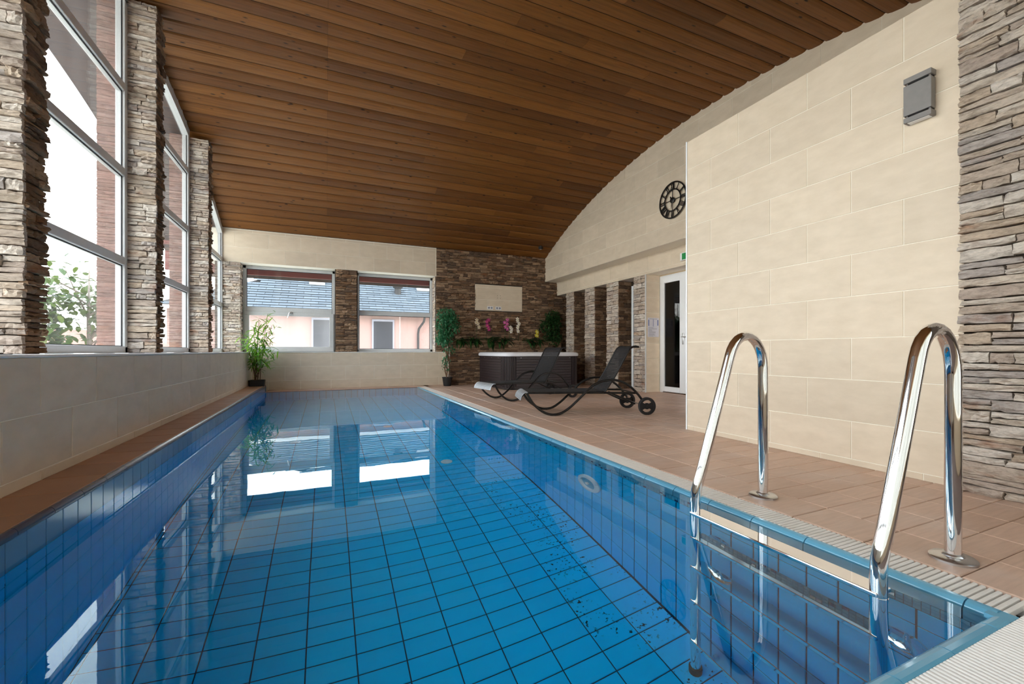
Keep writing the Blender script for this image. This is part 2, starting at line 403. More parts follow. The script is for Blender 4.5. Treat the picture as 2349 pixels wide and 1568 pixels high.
def stone_mesh(i, mat):
    key = ('stone', i, mat.name)
    if key in MESH: return MESH[key]
    r = random.Random(100 + i); nx, ny = 5, 3; vs = []; g = {}
    for a in range(nx + 1):
        for b in range(ny + 1):
            ex = a in (0, nx); ey = b in (0, ny)
            x = a / nx + (r.uniform(-.03, .03) if not ex else r.uniform(-.018, .006) * (1 if a else -1))
            y = b / ny + (r.uniform(-.08, .08) if not ey else r.uniform(-.12, .02) * (1 if b else -1))
            z = 1 + r.uniform(-.22, .22) - (.28 * r.random() if (ex or ey) else 0)
            g[a, b] = len(vs); vs.append((x, y, z))
    fs = [(g[a, b], g[a + 1, b], g[a + 1, b + 1], g[a, b + 1]) for a in range(nx) for b in range(ny)]
    ring = [g[a, 0] for a in range(nx + 1)] + [g[nx, b] for b in range(1, ny + 1)] + [g[a, ny] for a in range(nx - 1, -1, -1)] + [g[0, b] for b in range(ny - 1, 0, -1)]
    base = len(vs)
    for k in ring: vs.append((vs[k][0], vs[k][1], 0))
    n = len(ring)
    for k in range(n): fs.append((base + k, base + (k + 1) % n, ring[(k + 1) % n], ring[k]))
    return mesh_of(key, vs, fs, mat)
def stones(fr, s0, s1, t0, t1, mat, hr=(.03, .085), lr=(.08, .38), dr=(.025, .06), holes=(), jag=.0, seed=1, topf=None):
    r = random.Random(seed); out = []; t = t0
    while t < t1 - .01:
        h = min(r.uniform(*hr), t1 - t)
        if t1 - t - h < hr[0] * .6: h = t1 - t
        s = s0 - jag * r.random()
        while s < s1 - .005:
            l = r.uniform(*lr) * (1.25 if h < .05 else .9)
            e = s + l
            if s1 - e < lr[0] * .8: e = s1 + jag * r.uniform(-.3, 1)
            skip = False
            for hs0, hs1, ht0, ht1 in holes:
                if t + h > ht0 + .012 and t < ht1 - .012:
                    if s < hs0 < e: e = hs0
                    if s >= hs0 - .001 and s < hs1: skip = True; e = hs1
            if not skip and (topf is None or (topf((s + e) / 2) > t + h * .6)):
                n_split = 1 if h < .055 or r.random() < .65 else 2
                for q in range(n_split):
                    hh = h / n_split
                    m = frame_mat(fr, s + .0015, t + q * hh + .0012) @ Matrix.Diagonal((e - s - .003, hh - .0024, r.uniform(*dr), 1))
                    out.append((stone_mesh(r.randrange(18), mat), m, (e - s) * hh))
            s = e
        t += h
    return out
def zc(y):
    y = max(-6.3, min(15.9, y)); return 4.55 - 11.3 + math.sqrt(11.3 ** 2 - (y - 4.8) ** 2)
REAR, FAR = -0.9, 10.05
XL, XR = -1.92, 5.35

# ================================================================== STRUCTURE
def slab(name, x0, x1, y0, y1, z0, z1, mat, label, cat, parent=None):
    o = MB().box(x0, x1, y0, y1, z0, z1).build(name, mat, parent)
    if parent is None: tag(o, label, cat, kind='structure')
    return o
# ---- ceiling: curved slab, planks underneath
mb = MB(); ys = [REAR - .3 + i * (11.35 + .3 - REAR) / 60 for i in range(61)]
def curved(mb, x0, x1, dz0, dz1, ylist, mi=0):
    vs = []
    for y in ylist:
        z = zc(y); vs += [(x0, y, z + dz0), (x1, y, z + dz0), (x1, y, z + dz1), (x0, y, z + dz1)]
    fs = [(3, 2, 1, 0), tuple(len(vs) - 4 + i for i in (0, 1, 2, 3))]
    for i in range(len(ylist) - 1):
        b = i * 4
        for k in range(4): fs.append((b + k, b + 4 + k, b + 4 + (k + 1) % 4, b + (k + 1) % 4))
    mb.add(vs, fs, mi)
curved(mb, XL - .05, 6.6, .022, .30, ys)
ceil = mb.build('ceiling', M['wood_groove']); tag(ceil, 'barrel-vaulted ceiling clad in brown stained wooden planks', 'ceiling', kind='structure')
specs = []; y = FAR - .01; r2 = random.Random(5); row = 0
while y > REAR:
    y2 = y - .198; za, zb = zc(y), zc(y2); t = (Vector((0, y2, zb)) - Vector((0, y, za))); L = t.length; t.normalize()
    n = X_.cross(t); fr = (Vector((0, y, za)), X_, t, n)
    cuts = [XL - .02]
    if row % 2: cuts += [.02, 4.0]
    else: cuts += [.02 if r2.random() < .35 else r2.choice([2.0, 1.6]), r2.choice([3.4, 2.9, 4.4])]
    cuts = sorted(set(cuts)) + [6.1]
    for a, b in zip(cuts[:-1], cuts[1:]):
        jit = r2.uniform(0, .004)
        specs.append((plank_mesh(b - a - .002, L - .008, M['wood']), frame_mat(fr, a, .004, -.022 + jit), (b - a) * L))
    y = y2; row += 1
put(ceil, 'plank', specs, 300, keep=True)
# ---- eave outside left (curved overhang) and front eave outside far wall
mb = MB(); curved(mb, -3.0, XL - .06, .0, .28, [y for y in ys]); o = mb.build('roof_overhang', M['overhang']); tag(o, 'dark brown curved roof overhang outside the tall left windows', 'overhang', kind='structure')
o = MB().box(-3.0, 6.6, 10.75, 10.80, 2.47, 3.0).box(-3.0, 6.6, 10.45, 10.80, 2.95, 3.0).build('eave_board', M['redwood']); tag(o, 'red-brown eave board outside the two far windows', 'eave', kind='structure')
# ---- deck floor
floor = MB().box(2.09, 6.6, .41, 10.2, -.2, -.010).box(-1.4, 2.09, 9.66, 10.2, -.2, -.010).box(-2, 6.6, -1.2, .405, -.2, -.010).build('floor', M['deck_grout'])
tag(floor, 'terracotta tiled deck beside the pool', 'floor', kind='structure')
fu = fr_up(-.010); specs = []
yy = .45
while yy < FAR:
    specs.append((tile_mesh(.272, .295, .012, M['deck']), frame_mat(fu, 2.08, yy + .003), .08)); yy += .30
yy = .45
while yy < FAR:
    xx = 2.355
    while xx < 6.05:
        specs.append((tile_mesh(.297, .147, .012, M['deck']), frame_mat(fu, xx + .0015, yy + .0015), .045)); xx += .30
    yy += .15
xx = -1.10
while xx < 2.0:
    specs.append((tile_mesh(.297, .36, .012, M['deck']), frame_mat(fu, xx, 9.67), .1)); xx += .30
put(floor, 'tile', specs)
# ---- left ledge
ledge = MB().box(-1.42, -1.118, REAR, 9.92, -.3, .110).build('ledge', M['deck_grout']); tag(ledge, 'narrow brown tiled ledge between the pool and the low left wall', 'ledge', kind='structure')
fl = fr_up(.110); specs = []; yy = 2.775 - 12 * .31
while yy < 9.9:
    specs.append((tile_mesh(.285, min(.306, 9.92 - yy), .011, M['ledge']), frame_mat(fl, -1.408, yy + .002), .09)); yy += .31
put(ledge, 'tile', specs)
# ---- low left wall + sill
wl = MB().box(XL - .15, -1.39, REAR, 10.4, -.3, .774).build('wall_left', M['grout']); tag(wl, 'low cream tiled wall along the left side under the tall windows', 'wall', kind='structure')
fp = fr_px(-1.39)
put(wl, 'tile', tiles(fp, REAR, 10.03, [(.121, .176, 3.067), (.176, .475, 2.774), (.475, .773, 3.067)], .6, M['cream']))
o = MB().bbox(XL - .15, -1.372, REAR, 10.42, .774, .789, .004).build('sill_left', M['sill']); tag(o, 'long white marble sill under the tall left windows', 'window sill', kind='structure')
VL = ['oval heating vent in the left sill beside the foot of the nearest pillar'] + ['oval heating vent in the left sill, %s along from the nearest pillar' % q for q in ('second', 'third', 'fourth', 'fifth', 'sixth', 'seventh', 'eighth', 'ninth', 'tenth', 'eleventh', 'twelfth')]
for k in range(12):
    yv = 2.93 + .58 * k
    if yv > 9.7: break
    v = root('sill_vent', (-1.50, yv, .789), VL[k], 'vent', 'oval vents in the left sill')
    Mx = Matrix.Diagonal((.036, .13, 1, 1))
    MB().lathe([(1.0, 0), (1.0, .002), (.82, .003), (.80, .0008)], 24, Mx).build('rim', M['lampdark'], v)
    MB().lathe([(.80, .0006), (.80, .0012)], 24, Mx).build('grille', M['black'], v)
# ---- far wall
wf = root('wall_far', (0, 0, 0), 'cream tiled end wall around the two far windows', 'wall', kind='structure')
MB().box(-1.39, 2.66, FAR - .01, 10.42, -.2, .775).build('lower_panel', M['grout'], wf)
MB().box(XL - .2, 2.42, FAR + .01, 10.5, 2.6, 3.6).build('upper_panel', M['grout'], wf)
MB().box(.18, .645, 10.09, 10.45, .77, 2.6).box(XL - .1, -1.60, 10.09, 10.5, .77, 2.6).build('pier_core', M['mortar'], wf)
fm = fr_my(FAR - .01)
sp = tiles(fm, -1.38, 2.655, [(0, .19, -.493), (.19, .485, -.196), (.485, .774, -.493)], .593, M['cream'])
fm2 = fr_my(FAR + .01)
sp += tiles(fm2, XL, 2.405, [(2.602, 2.905, -.19), (2.905, 3.205, -.495), (3.205, 3.5, -.19)], .59, M['cream'], clip=lambda s: zc(FAR))
put(wf, 'tile', sp)
o = MB().bbox(-1.9, 2.66, FAR - .022, 10.45, .776, .790, .004).build('sill_far', M['sill']); tag(o, 'white marble sill under the two far windows', 'window sill', kind='structure')
# ---- big stone wall behind the hot tub
ws = root('wall_stone', (0, 0, 0), 'brown stacked-stone end wall behind the hot tub', 'wall', kind='structure')
MB().box(2.41, 6.4, FAR + .03, 10.5, -.2, 3.6).build('core', M['mortar'], ws)
fs_ = fr_my(FAR + .03)
put(ws, 'stone', stones(fs_, 2.415, 6.08, .785, zc(FAR) + .02, M['stone_brown'], (.04, .085), (.08, .28), (.014, .058), holes=[(3.393, 4.683, 1.825, 2.475)], seed=3)
    + stones((Vector((2.405, 0, 0)), Y_, Z_, -X_), FAR + .05, 10.40, .79, 2.6, M['stone'], (.05, .09), (.1, .3), (.005, .02), seed=9))
pn = MB().box(3.395, 4.68, FAR + .005, FAR + .04, 1.827, 2.473).build('cream_panel', M['grout'], ws); pn['label'] = 'recessed cream tiled panel with two sockets'
ptl = []
fpn = fr_my(FAR + .005)
for t in tiles(fpn, 3.40, 4.675, [(1.83, 2.10, 3.73), (2.10, 2.40, 3.45), (2.40, 2.47, 3.73)], .585, M['cream'], .005): ptl.append(t)
put(pn, 'tile', ptl)
for (px_, pz_) in ((3.99, 2.215), (4.065, 2.215), (3.99, 2.155), (4.065, 2.155)):
    MB().lathe([(.007, 0), (.007, .003)], 10, frame_mat(fr_my(FAR - .0002), px_, pz_)).build('screw_hole', M['black'], pn)
for i, sxx in enumerate((3.79, 4.01)):
    so = root('wall_socket', (sxx, FAR - .001, 1.895), ('white double wall socket, the left one low on the cream panel', 'white double wall socket, the right one low on the cream panel')[i], 'socket', 'sockets on the cream panel')
    MB().bbox(-.078, .078, -.012, 0, -.04, .04, .004).build('plate', M['white'], so)
    for q in (-.036, .036): MB().lathe([(.026, 0), (.026, .004), (.021, .004), (.021, .001)], 16, frame_mat((Vector((q, -.012, 0)), X_, Z_, -Y_), 0, 0)).build('outlet', M['ink_grey'], so)
# low stone planter in front of stone wall
pl = root('stone_planter', (0, 0, 0), 'low stacked-stone planter ledge behind the hot tub', 'planter', kind='structure')
MB().box(2.69, 5.72, 9.84, FAR + .04, -.2, .93).box(2.69, 5.72, 9.84, 9.88, .93, 1.035).build('core', M['mortar'], pl)
fpl = fr_my(9.84)
put(pl, 'stone', stones(fpl, 2.69, 5.72, 0, 1.035, M['stone_brown'], (.04, .085), (.08, .30), (.015, .04), seed=13)
    + stones((Vector((2.69, 0, 0)), -Y_, Z_, -X_), -FAR, -9.82, 0, 1.0, M['stone'], (.05, .09), (.1, .2), (.01, .03), seed=14))  # end face takes the paler stone, window light painted in
MB().bbox(2.66, 5.72, 9.80, 9.90, 1.035, 1.06, .004).build('capstone', M['stone_brown'], pl)
MB().box(2.72, 5.70, 9.885, FAR + .03, .93, .97).build('soil', M['soil'], pl)
# ---- right side: upper wall, beam, columns, niche wall
wr = root('wall_right', (0, 0, 0), 'upper right cream tiled wall with a curved top under the ceiling', 'wall', kind='structure')
ysr = [REAR + i * (FAR + .1 - REAR) / 40 for i in range(41)]
poly = [(-y, zc(y) + .1) for y in ysr] + [(-(FAR + .1), 2.652), (-REAR, 2.652)]
MB().prism(poly[::-1], fr_mx(XR + .01), -.36, 0).build('panel', M['grout'], wr)
rows = []
for k in range(7): rows.append((2.652 + .3 * k, 2.952 + .3 * k, -5.847 if k % 2 == 0 else -6.147))
put(wr, 'tile', tiles(fr_mx(XR + .01), -FAR - .02, -REAR, rows, .6, M['cream'], clip=lambda s: zc(-s) + .02))
wb = root('wall_right_lower', (0, 0, 0), 'cream lintel band above the stone columns and glass door', 'lintel', kind='structure')
MB().box(5.72, 6.5, 3.0, FAR + .1, 2.302, 2.66).build('beam', M['grout'], wb)
MB().box(6.07, 6.5, 5.5, 6.56, 2.24, 2.31).build('head', M['cream_plain'], wb)
put(wb, 'tile', tiles(fr_mx(5.72), -FAR - .02, -3.0, [(2.302, 2.36, -5.6), (2.36, 2.652, -5.9)], .6, M['cream']))
MB().box(6.07, 6.4, 6.90, FAR + .1, -.1, 2.31).box(6.12, 6.4, 3.0, 5.86, -.1, 2.31).build('niche_wall', M['mortar'], wb)
put(wb, 'stone', stones(fr_mx(6.07), -FAR - .02, -7.42, 0, 2.3, M['stone_brown'], (.05, .09), (.1, .3), (.01, .03), seed=77), 60)
for i, (ya, yb, lab) in enumerate(((9.19, 9.57, 'stone-clad column farthest back beside the dark ficus'), (8.28, 8.70, 'stone-clad column, second from the end wall beside the hot tub'),
                                   (7.41, 7.83, 'stone-clad column, third from the end wall behind the front lounger'), (6.57, 6.92, 'stone-clad column beside the glass door, edged with a steel strip'))):
    c = root('stone_column', (0, 0, 0), lab, 'column', 'stone columns on the right', kind='structure')
    MB().box(5.735, 6.07, ya + .02, yb - .02, -.1, 2.302).build('core', M['mortar'], c)
    q = stones(fr_mx(5.735), -yb + .01, -ya - .01, 0, 2.30, M['stone'], (.05, .10), (.10, .30), (.015, .035), jag=.012, seed=20 + i)
    if i < 3: q += stones(fr_my(ya + .02), 5.72, 6.06, 0, 2.30, M['stone_brown'], (.05, .10), (.10, .28), (.015, .035), seed=30 + i)  # same stone in the darker mix, shade painted on the recess sides
    put(c, 'stone', q, 200)
    if i == 3:
        e = MB().box(5.705, 5.722, 6.552, 6.572, 0, 2.302).build('corner_strip', M['frame'], c)
        MB().box(5.72, 6.07, 6.560, 6.595, 0, 2.302).build('reveal_panel', M['grout'], c)
        put(c, 'reveal_tile', tiles(fr_my(6.560), 5.722, 6.06, [(0, .36, 5), (.36, .66, 5), (.66, .96, 5), (.96, 1.26, 5), (1.26, 1.56, 5), (1.56, 1.86, 5), (1.86, 2.16, 5), (2.16, 2.30, 5)], 2, M['cream'], .006))
o = MB().box(6.02, 6.06, 7.30, 7.36, 0, 2.2).build('trim_1', M['white']); tag(o, 'white upright trim strip in the gap beside the door-side stone column', 'trim', kind='structure')
# ---- door
d = root('door_1', (6.08, 6.50, 0), 'white framed glass door in the right-hand recess', 'door', kind='structure')
MB().box(-.02, .06, -.72, .05, 2.20, 2.28).box(-.02, .06, -.72, -.64, 0, 2.2).box(-.02, .06, -.03, .05, 0, 2.2).build('frame', M['white'], d)
mbd = MB(); mbd.bbox(-.03, .03, -.64, -.47, .02, 2.2, .006).bbox(-.03, .03, -.07, -.03, .02, 2.2, .006).bbox(-.03, .03, -.47, -.07, .02, .12, .006).bbox(-.03, .03, -.47, -.07, 2.13, 2.2, .006); leaf = mbd.build('leaf', M['white'], d)
MB().box(-.004, .004, -.475, -.065, .115, 2.135).build('pane', M['glass_dark'], d)
hd = MB(); hd.bbox(-.042, -.03, -.575, -.545, .93, 1.14, .004); hd.tube([(-.04, -.56, 1.07), (-.075, -.56, 1.07), (-.078, -.57, 1.07), (-.078, -.66, 1.068)], .009, 8); hd.build('handle', M['steel'], leaf, True, 40)
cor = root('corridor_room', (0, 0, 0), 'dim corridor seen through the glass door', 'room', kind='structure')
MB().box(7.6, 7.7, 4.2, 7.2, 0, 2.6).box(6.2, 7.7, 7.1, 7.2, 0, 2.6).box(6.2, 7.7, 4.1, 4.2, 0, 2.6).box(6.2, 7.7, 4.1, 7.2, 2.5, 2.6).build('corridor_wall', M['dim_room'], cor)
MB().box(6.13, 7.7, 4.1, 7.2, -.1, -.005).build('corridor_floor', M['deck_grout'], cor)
# ---- cabin block with bright wall, near stone wall
wc = root('wall_cabin', (0, 0, 0), 'bright cream tiled wall of the flat-topped block beside the ladder', 'wall', kind='structure')
MB().box(3.4035, 5.36, REAR, 3.29, -.2, 2.95).build('core', M['grout'], wc)
MB().box(3.396, 3.414, 3.285, 3.300, 0, 2.955).build('corner_trim', M['white'], wc)
rows = [(0.0, .045, -2.0), (.045, .31, -2.396)] + [(.31 + .2945 * k, .31 + .2945 * (k + 1), (-2.396 if k % 2 else -2.698) if k < 8 else -2.698) for k in range(8)] + [(2.666, 2.952, -2.698)]
put(wc, 'tile', tiles(fr_mx(3.4035), -3.285, -1.15, rows, .6, M['cream']))
wn = root('wall_right_near', (0, 0, 0), 'near stacked-stone wall in grey and beige beside the bright block', 'wall', kind='structure')
MB().box(3.40, 3.6, REAR, 1.215, -.1, 4.6).build('core', M['mortar'], wn)
put(wn, 'stone', stones(fr_mx(3.40), -1.222, .2, .0, 4.3, M['stone'], (.028, .075), (.10, .36), (.032, .056), jag=.008, seed=41, topf=lambda s: zc(-s)), 300, margin=.3)
# ---- unseen rear wall behind the camera; glazing and blinds added to light the deck
wq = root('wall_rear', (0, 0, 0), 'unseen rear wall, its windows and white blinds added to light the near deck', 'wall', kind='structure')
MB().box(XL - .1, 3.4, REAR - .3, REAR, -.2, .35).box(XL - .1, 3.4, REAR - .3, REAR, 2.75, 3.6).build('wall_panel', M['cream_plain'], wq)
mbq = MB()
for xx in (-1.88, -.55, .78, 2.05, 3.34): mbq.box(xx - .04, xx + .04, REAR - .26, REAR - .18, .35, 2.75)
mbq.build('window_frame', M['frame'], wq)
MB().box(-1.9, 3.38, REAR - .225, REAR - .222, .35, 2.75).build('pane', M['glass'], wq)
for xx in (-1.86, -.53, .80, 2.07): MB().box(xx, xx + 1.27, REAR - .16, REAR - .158, .36, 2.72).build('roller_blind', M['blind'], wq)
# ---- left pillars
pil_lab = ['stone-clad pillar nearest the camera between the tall left windows', 'stone-clad pillar, second from the camera between the tall left windows', 'stone-clad pillar, third from the camera, shortest between the tall left windows']
PY = [3.48, 5.64, 7.83]
for i, ya in enumerate(PY):
    yb = ya + .255
    p = root('stone_pillar', (0, 0, 0), pil_lab[i], 'pillar', 'left stone pillars', kind='structure')
    ht = zc(yb) - .03
    MB().box(XL - .06, -1.685, ya + .035, yb - .02, .789, ht).build('core', M['mortar'], p)
    q = stones(fr_my(ya + .035), XL, -1.655, .789, ht, M['stone'], (.03, .075), (.08, .28), (.022, .05), jag=.010, seed=50 + i)
    q += stones(fr_px(-1.685), ya + .03, yb - .005, .789, ht, M['stone_brown'], (.03, .07), (.09, .26), (.02, .052), jag=.012, seed=60 + i)  # same stone in the darker mix, standing in for shade on room side
    put(p, 'stone', q, 300)
    pp = root('outer_pier', (0, 0, 0), ('pinkish outer pier seen through the %s tall left window' % ('first', 'second', 'third')[i]), 'pier', kind='structure')
    MB().box(-2.14, XL - .07, ya + .03, yb - .02, -.5, zc(yb)).build('core', M['stone_pink'], pp)
    put(pp, 'stone', stones(fr_my(ya + .03), -2.145, XL - .03, .6, ht, M['stone_pink'], (.05, .10), (.12, .3), (.004, .012), seed=70 + i), 120)
for ya in (1.31, -.86):
    MB().box(XL - .06, -1.655, ya, ya + .25, .789, zc(ya) - .03).build('pillar_core', M['stone'], wl)
cp = root('stone_pier', (0, 0, 0), 'stone pier in the far left corner beside the first far window', 'pier', kind='structure')
put(cp, 'stone', stones(fr_my(10.09), XL, -1.59, .789, 2.6, M['stone'], (.04, .085), (.08, .24), (.02, .045), jag=.008, seed=81)
    + stones(fr_px(-1.615), 10.06, 10.40, .789, 2.6, M['stone'], (.04, .085), (.1, .26), (.015, .035), seed=82), 200)
cp = root('stone_pier', (0, 0, 0), 'stone pier between the two far windows', 'pier', kind='structure')
put(cp, 'stone', stones(fr_my(10.09), .195, .625, .789, 2.6, M['stone_brown'], (.04, .085), (.08, .26), (.02, .045), jag=.008, seed=83), 200)
# ---- tall left windows
BAYS = [(3.735, 5.64), (5.895, 7.83), (8.085, 10.09)]
ord_ = ['nearest the camera, sky and a young tree in it', 'second from the camera', 'farthest from the camera beside the far corner pier']
for i, (ya, yb) in enumerate(BAYS):
    W_ = root('window_%d' % (i + 1), (XL, 0, 0), 'tall left window ' + ord_[i], 'window', kind='structure')
    m1 = MB(); fw = .065
    def fbox(m, y0, y1, z0, z1): m.bbox(-.045, .035, y0, y1, z0, z1, .008)
    fbox(m1, ya, ya + fw, .79, zc(ya) - .06); fbox(m1, yb - fw, yb, .79, zc(yb) - .10)
    fbox(m1, ya, yb, .79, .79 + fw)
    m1.build('frame', M['frame'], W_)
    mt = MB(); vs = []; n = 12
    for k in range(n + 1):
        y = ya + (yb - ya) * k / n; z = zc(y) - .05
        vs += [(-.045, y, z - .08), (.035, y, z - .08), (.035, y, z + .09), (-.045, y, z + .09)]
    fs = []
    for k in range(n):
        b = k * 4
        for j in range(4): fs.append((b + j, b + 4 + j, b + 4 + (j + 1) % 4, b + (j + 1) % 4))
    mt.add(vs, fs).build('curved_head', M['frame'], W_)
    zm = [1.725, 2.635, 3.505]
    levels = [.79] + [z for z in zm if z < zc(yb) - .25] + [None]
    for z in levels[1:-1]:
        m2 = MB(); fbox(m2, ya + fw, yb - fw, z - .042, z + .042); m2.build('mullion', M['frame'], W_)
    for k in range(len(levels) - 1):
        z0 = levels[k] + (.06 if k == 0 else .038)
        a, b = ya + fw - .004, yb - fw + .004
        if levels[k + 1] is not None: poly = [(a, z0), (b, z0), (b, levels[k + 1] - .038), (a, levels[k + 1] - .038)]
        else: poly = [(a, z0), (b, z0)] + [(b + (a - b) * q / 8, zc(b + (a - b) * q / 8) - .11) for q in range(9)]
        MB().prism(poly, (Vector((-.005, 0, 0)), Y_, Z_, X_), -.004, .004).build('pane', M['glass'], W_)
        gz = MB(); top = poly[2][1]
        for (y0, y1, q0, q1) in ((a, b, z0, z0 + .012), (a, a + .012, z0, poly[-1][1]), (b - .012, b, z0, top)): gz.box(.004, .012, y0, y1, q0, q1)
        if levels[k + 1] is not None: gz.box(.004, .012, a, b, top - .014, top)
        gz.build('gasket', M['gasket'], W_)
# bays behind the first pillar
MB().box(XL - .04, XL + .03, 1.56, 3.48, 1.69, 1.76).box(XL - .04, XL + .03, 1.56, 3.48, 2.6, 2.67).box(XL - .04, XL + .03, -.6, 1.31, 1.69, 1.76).build('rear_bay_mullion', M['frame'], wl)
MB().box(XL - .006, XL, 1.56, 3.48, .79, 4.3).box(XL - .006, XL, -.6, 1.31, .79, 3.6).build('rear_bay_pane', M['glass'], wl)
# ---- far windows
for i, (xa, xb) in enumerate(((-1.59, .19), (.63, 2.40))):
    W_ = root('window_%d' % (i + 4), (0, 10.40, 0), ('far end window behind the bamboo, its lower sash misted', 'far end window between the stone pier and the big stone wall')[i], 'window', kind='structure')
    m1 = MB(); fw = .065
    m1.bbox(xa, xa + fw, -.04, .04, .79, 2.6, .008).bbox(xb - fw, xb, -.04, .04, .79, 2.6, .008).bbox(xa, xb, -.04, .04, 2.535, 2.6, .008).bbox(xa, xb, -.04, .04, .79, .855, .008)
    m1.build('frame', M['frame'], W_)
    MB().bbox(xa + fw, xb - fw, -.045, .04, 1.64, 1.74, .008).build('mullion', M['frame'], W_)
    MB().box(xa + fw - .003, xb - fw + .003, -.004, .004, 1.735, 2.54).build('pane', M['glass'], W_)
    MB().box(xa + fw - .003, xb - fw + .003, -.004, .004, .85, 1.645).build('pane', M['glass_hazy'] if i == 0 else M['glass'], W_)
    g = MB()
    for z0, z1 in ((.853, 1.642), (1.738, 2.537)):
        g.box(xa + fw, xb - fw, -.014, -.006, z0, z0 + .012).box(xa + fw, xb - fw, -.014, -.006, z1 - .014, z1).box(xa + fw, xa + fw + .012, -.014, -.006, z0, z1).box(xb - fw - .012, xb - fw, -.014, -.006, z0, z1)
    g.build('gasket', M['gasket'], W_)
    if i == 0:
        sa = MB(); sa.bbox(xa + .03, xb - .03, -.065, -.04, 1.56, 1.64, .006).bbox(xa + .03, xb - .03, -.065, -.04, .80, .90, .006).bbox(xa + .03, xa + .12, -.065, -.04, .9, 1.56, .006).bbox(xb - .12, xb - .03, -.065, -.04, .9, 1.56, .006); s_ = sa.build('sash', M['frame'], W_)
        h = MB(); h.bbox(-.73, -.67, -.085, -.06, 1.615, 1.65, .005); h.tube([(-.715, -.085, 1.632), (-.72, -.11, 1.63), (-.735, -.112, 1.60), (-.755, -.112, 1.52)], .010, 8); h.build('handle', M['steel'], s_, True, 40)
# ---- pool
PX0, PX1, PY0, PY1, PZ, WZ_ = -1.10, 1.87, .62, 9.62, -1.5, -.012
pool = root('pool_floor', (0, 0, 0), 'blue tiled pool floor with dark grout lines', 'pool', kind='structure')
MB().box(PX0 - .3, PX1 + .2, PY0 - .2, PY1 + .2, -1.7, PZ).build('slab', M['pool_grout'], pool)
specs = []; x = -.096 - .2445 * 5; k0 = 0
while x < PX1:
    y = 2.28 - .1225 * 14
    while y < PY1:
        a0, a1 = max(x, PX0), min(x + .2445, PX1)
        if a1 - a0 > .02:
            mat = M['pool_stained'] if a1 > PX1 - .3 and y < 4.6 else M['pool']
            specs.append((tile_mesh(a1 - a0 - .0065, .116, .004, mat, .002), frame_mat(fr_up(PZ), a0 + .003, y + .003), .03))
        y += .1225
    x += .2445
put(pool, 'tile', specs, 300, keep=True)
def pool_wall(name, label, fr, s0, s1, ph, pw):
    o = root(name, (0, 0, 0), label, 'pool', kind='structure')
    rows = [(-1.5, -1.315, ph), (-1.315, -1.065, ph), (-1.065, -.815, ph), (-.815, -.565, ph), (-.565, -.315, ph), (-.315, -.19, ph)]
    return o, tiles(fr, s0, s1, rows, pw, M['pool'], .004, .0075)
pr, sp = pool_wall('pool_wall_right', 'right pool wall below the white grating, blue tiles under a mosaic band', fr_mx(PX1 + .004), -PY1, -PY0, -1.2795, .1225)
MB().box(PX1 + .004, 2.2, PY0 - .1, PY1, -1.6, -.105).build('core', M['pool_grout'], pr); put(pr, 'tile', sp, 300, keep=True)
plw, sp = pool_wall('pool_wall_left', 'left pool wall under the raised brown ledge', fr_px(PX0 - .004), PY0, PY1, 2.601, .127)
MB().box(-1.42, PX0 - .004, PY0, PY1 + .2, -1.6, .095).build('core', M['pool_grout'], plw)
sp += tiles(fr_px(PX0 - .004), PY0, PY1, [(-.19, -.065, 2.601)], .127, M['pool'], .004, .006) + tiles(fr_px(PX0 - .004), PY0, PY1, [(-.065, .090, 2.601)], .127, M['edge_blue'], .004, .006); put(plw, 'tile', sp, 300, keep=True)
pf, sp = pool_wall('pool_wall_far', 'far end pool wall in blue tiles', fr_my(PY1 + .004), PX0, PX1, 0, .1225)
MB().box(PX0 - .1, PX1 + .1, PY1 + .004, PY1 + .2, -1.6, -.012).build('core', M['pool_grout'], pf)
sp += tiles(fr_my(PY1 + .004), PX0, PX1, [(-.19, -.01, 0)], .1225, M['pool'], .004, .006); put(pf, 'tile', sp, 300, keep=True)
pq, sp = pool_wall('pool_wall_near', 'near end pool wall hidden under the bullnose edge', (Vector((0, PY0 - .004, 0)), -X_, Z_, Y_), -PX1, -PX0, 0, .1225)
MB().box(PX0 - .1, PX1 + .2, PY0 - .2, PY0 - .004, -1.6, -.105).build('core', M['pool_grout'], pq); put(pq, 'tile', sp, 60, keep=True)
# mosaic band (right and near walls)
def mosaic(fr, s0, s1, parent, seed):
    r = random.Random(seed); sp = []
    s = s0
    while s < s1 - .02:
        for k in range(3):
            dark = r.random() < .09
            sp.append((tile_mesh(.0222, .0222, .004, M['mosaic_dark'] if dark else M['mosaic'], .001), frame_mat(fr, s + .001, -.186 + k * .0245), .0005))
        s += .0245
    put(parent, 'mosaic_tile', sp, 250, keep=True)
mosaic(fr_mx(PX1 + .004), -PY1, -PY0, pr, 4)
mosaic(fr_px(PX0 - .006), PY0, PY1, plw, 6)
# coping tiles: profile (outward n = toward pool), swept .245
def coping_mesh(length):
    key = ('coping_tile', round(length, 3))
    if key in MESH: return MESH[key]
    prof = [(-.040, -.05), (-.040, .0), (-.032, .004), (-.018, .004), (-.006, .000), (.004, -.009), (.010, -.022), (.012, -.04), (.012, -.108), (-.01, -.108)]
    vs = [(s, p[0], p[1]) for s in (0, length) for p in prof]; n = len(prof)
    fs = [(i, n + i, n + (i + 1) % n, (i + 1) % n) for i in range(n)] + [tuple(range(n)), tuple(reversed(range(n, 2 * n)))]
    return mesh_of(key, vs, fs, M['coping'])
ce = root('pool_coping', (0, 0, 0), 'grey-blue glazed coping tiles along the right and near pool edge', 'coping', kind='structure')
def cmat(o, a, n_):  # a: sweep dir, n_: toward pool
    return Matrix(((a.x, n_.x, 0, o.x), (a.y, n_.y, 0, o.y), (a.z, n_.z, 1, o.z), (0, 0, 0, 1)))
specs = []; y = 1.4185 - .2485 * 4
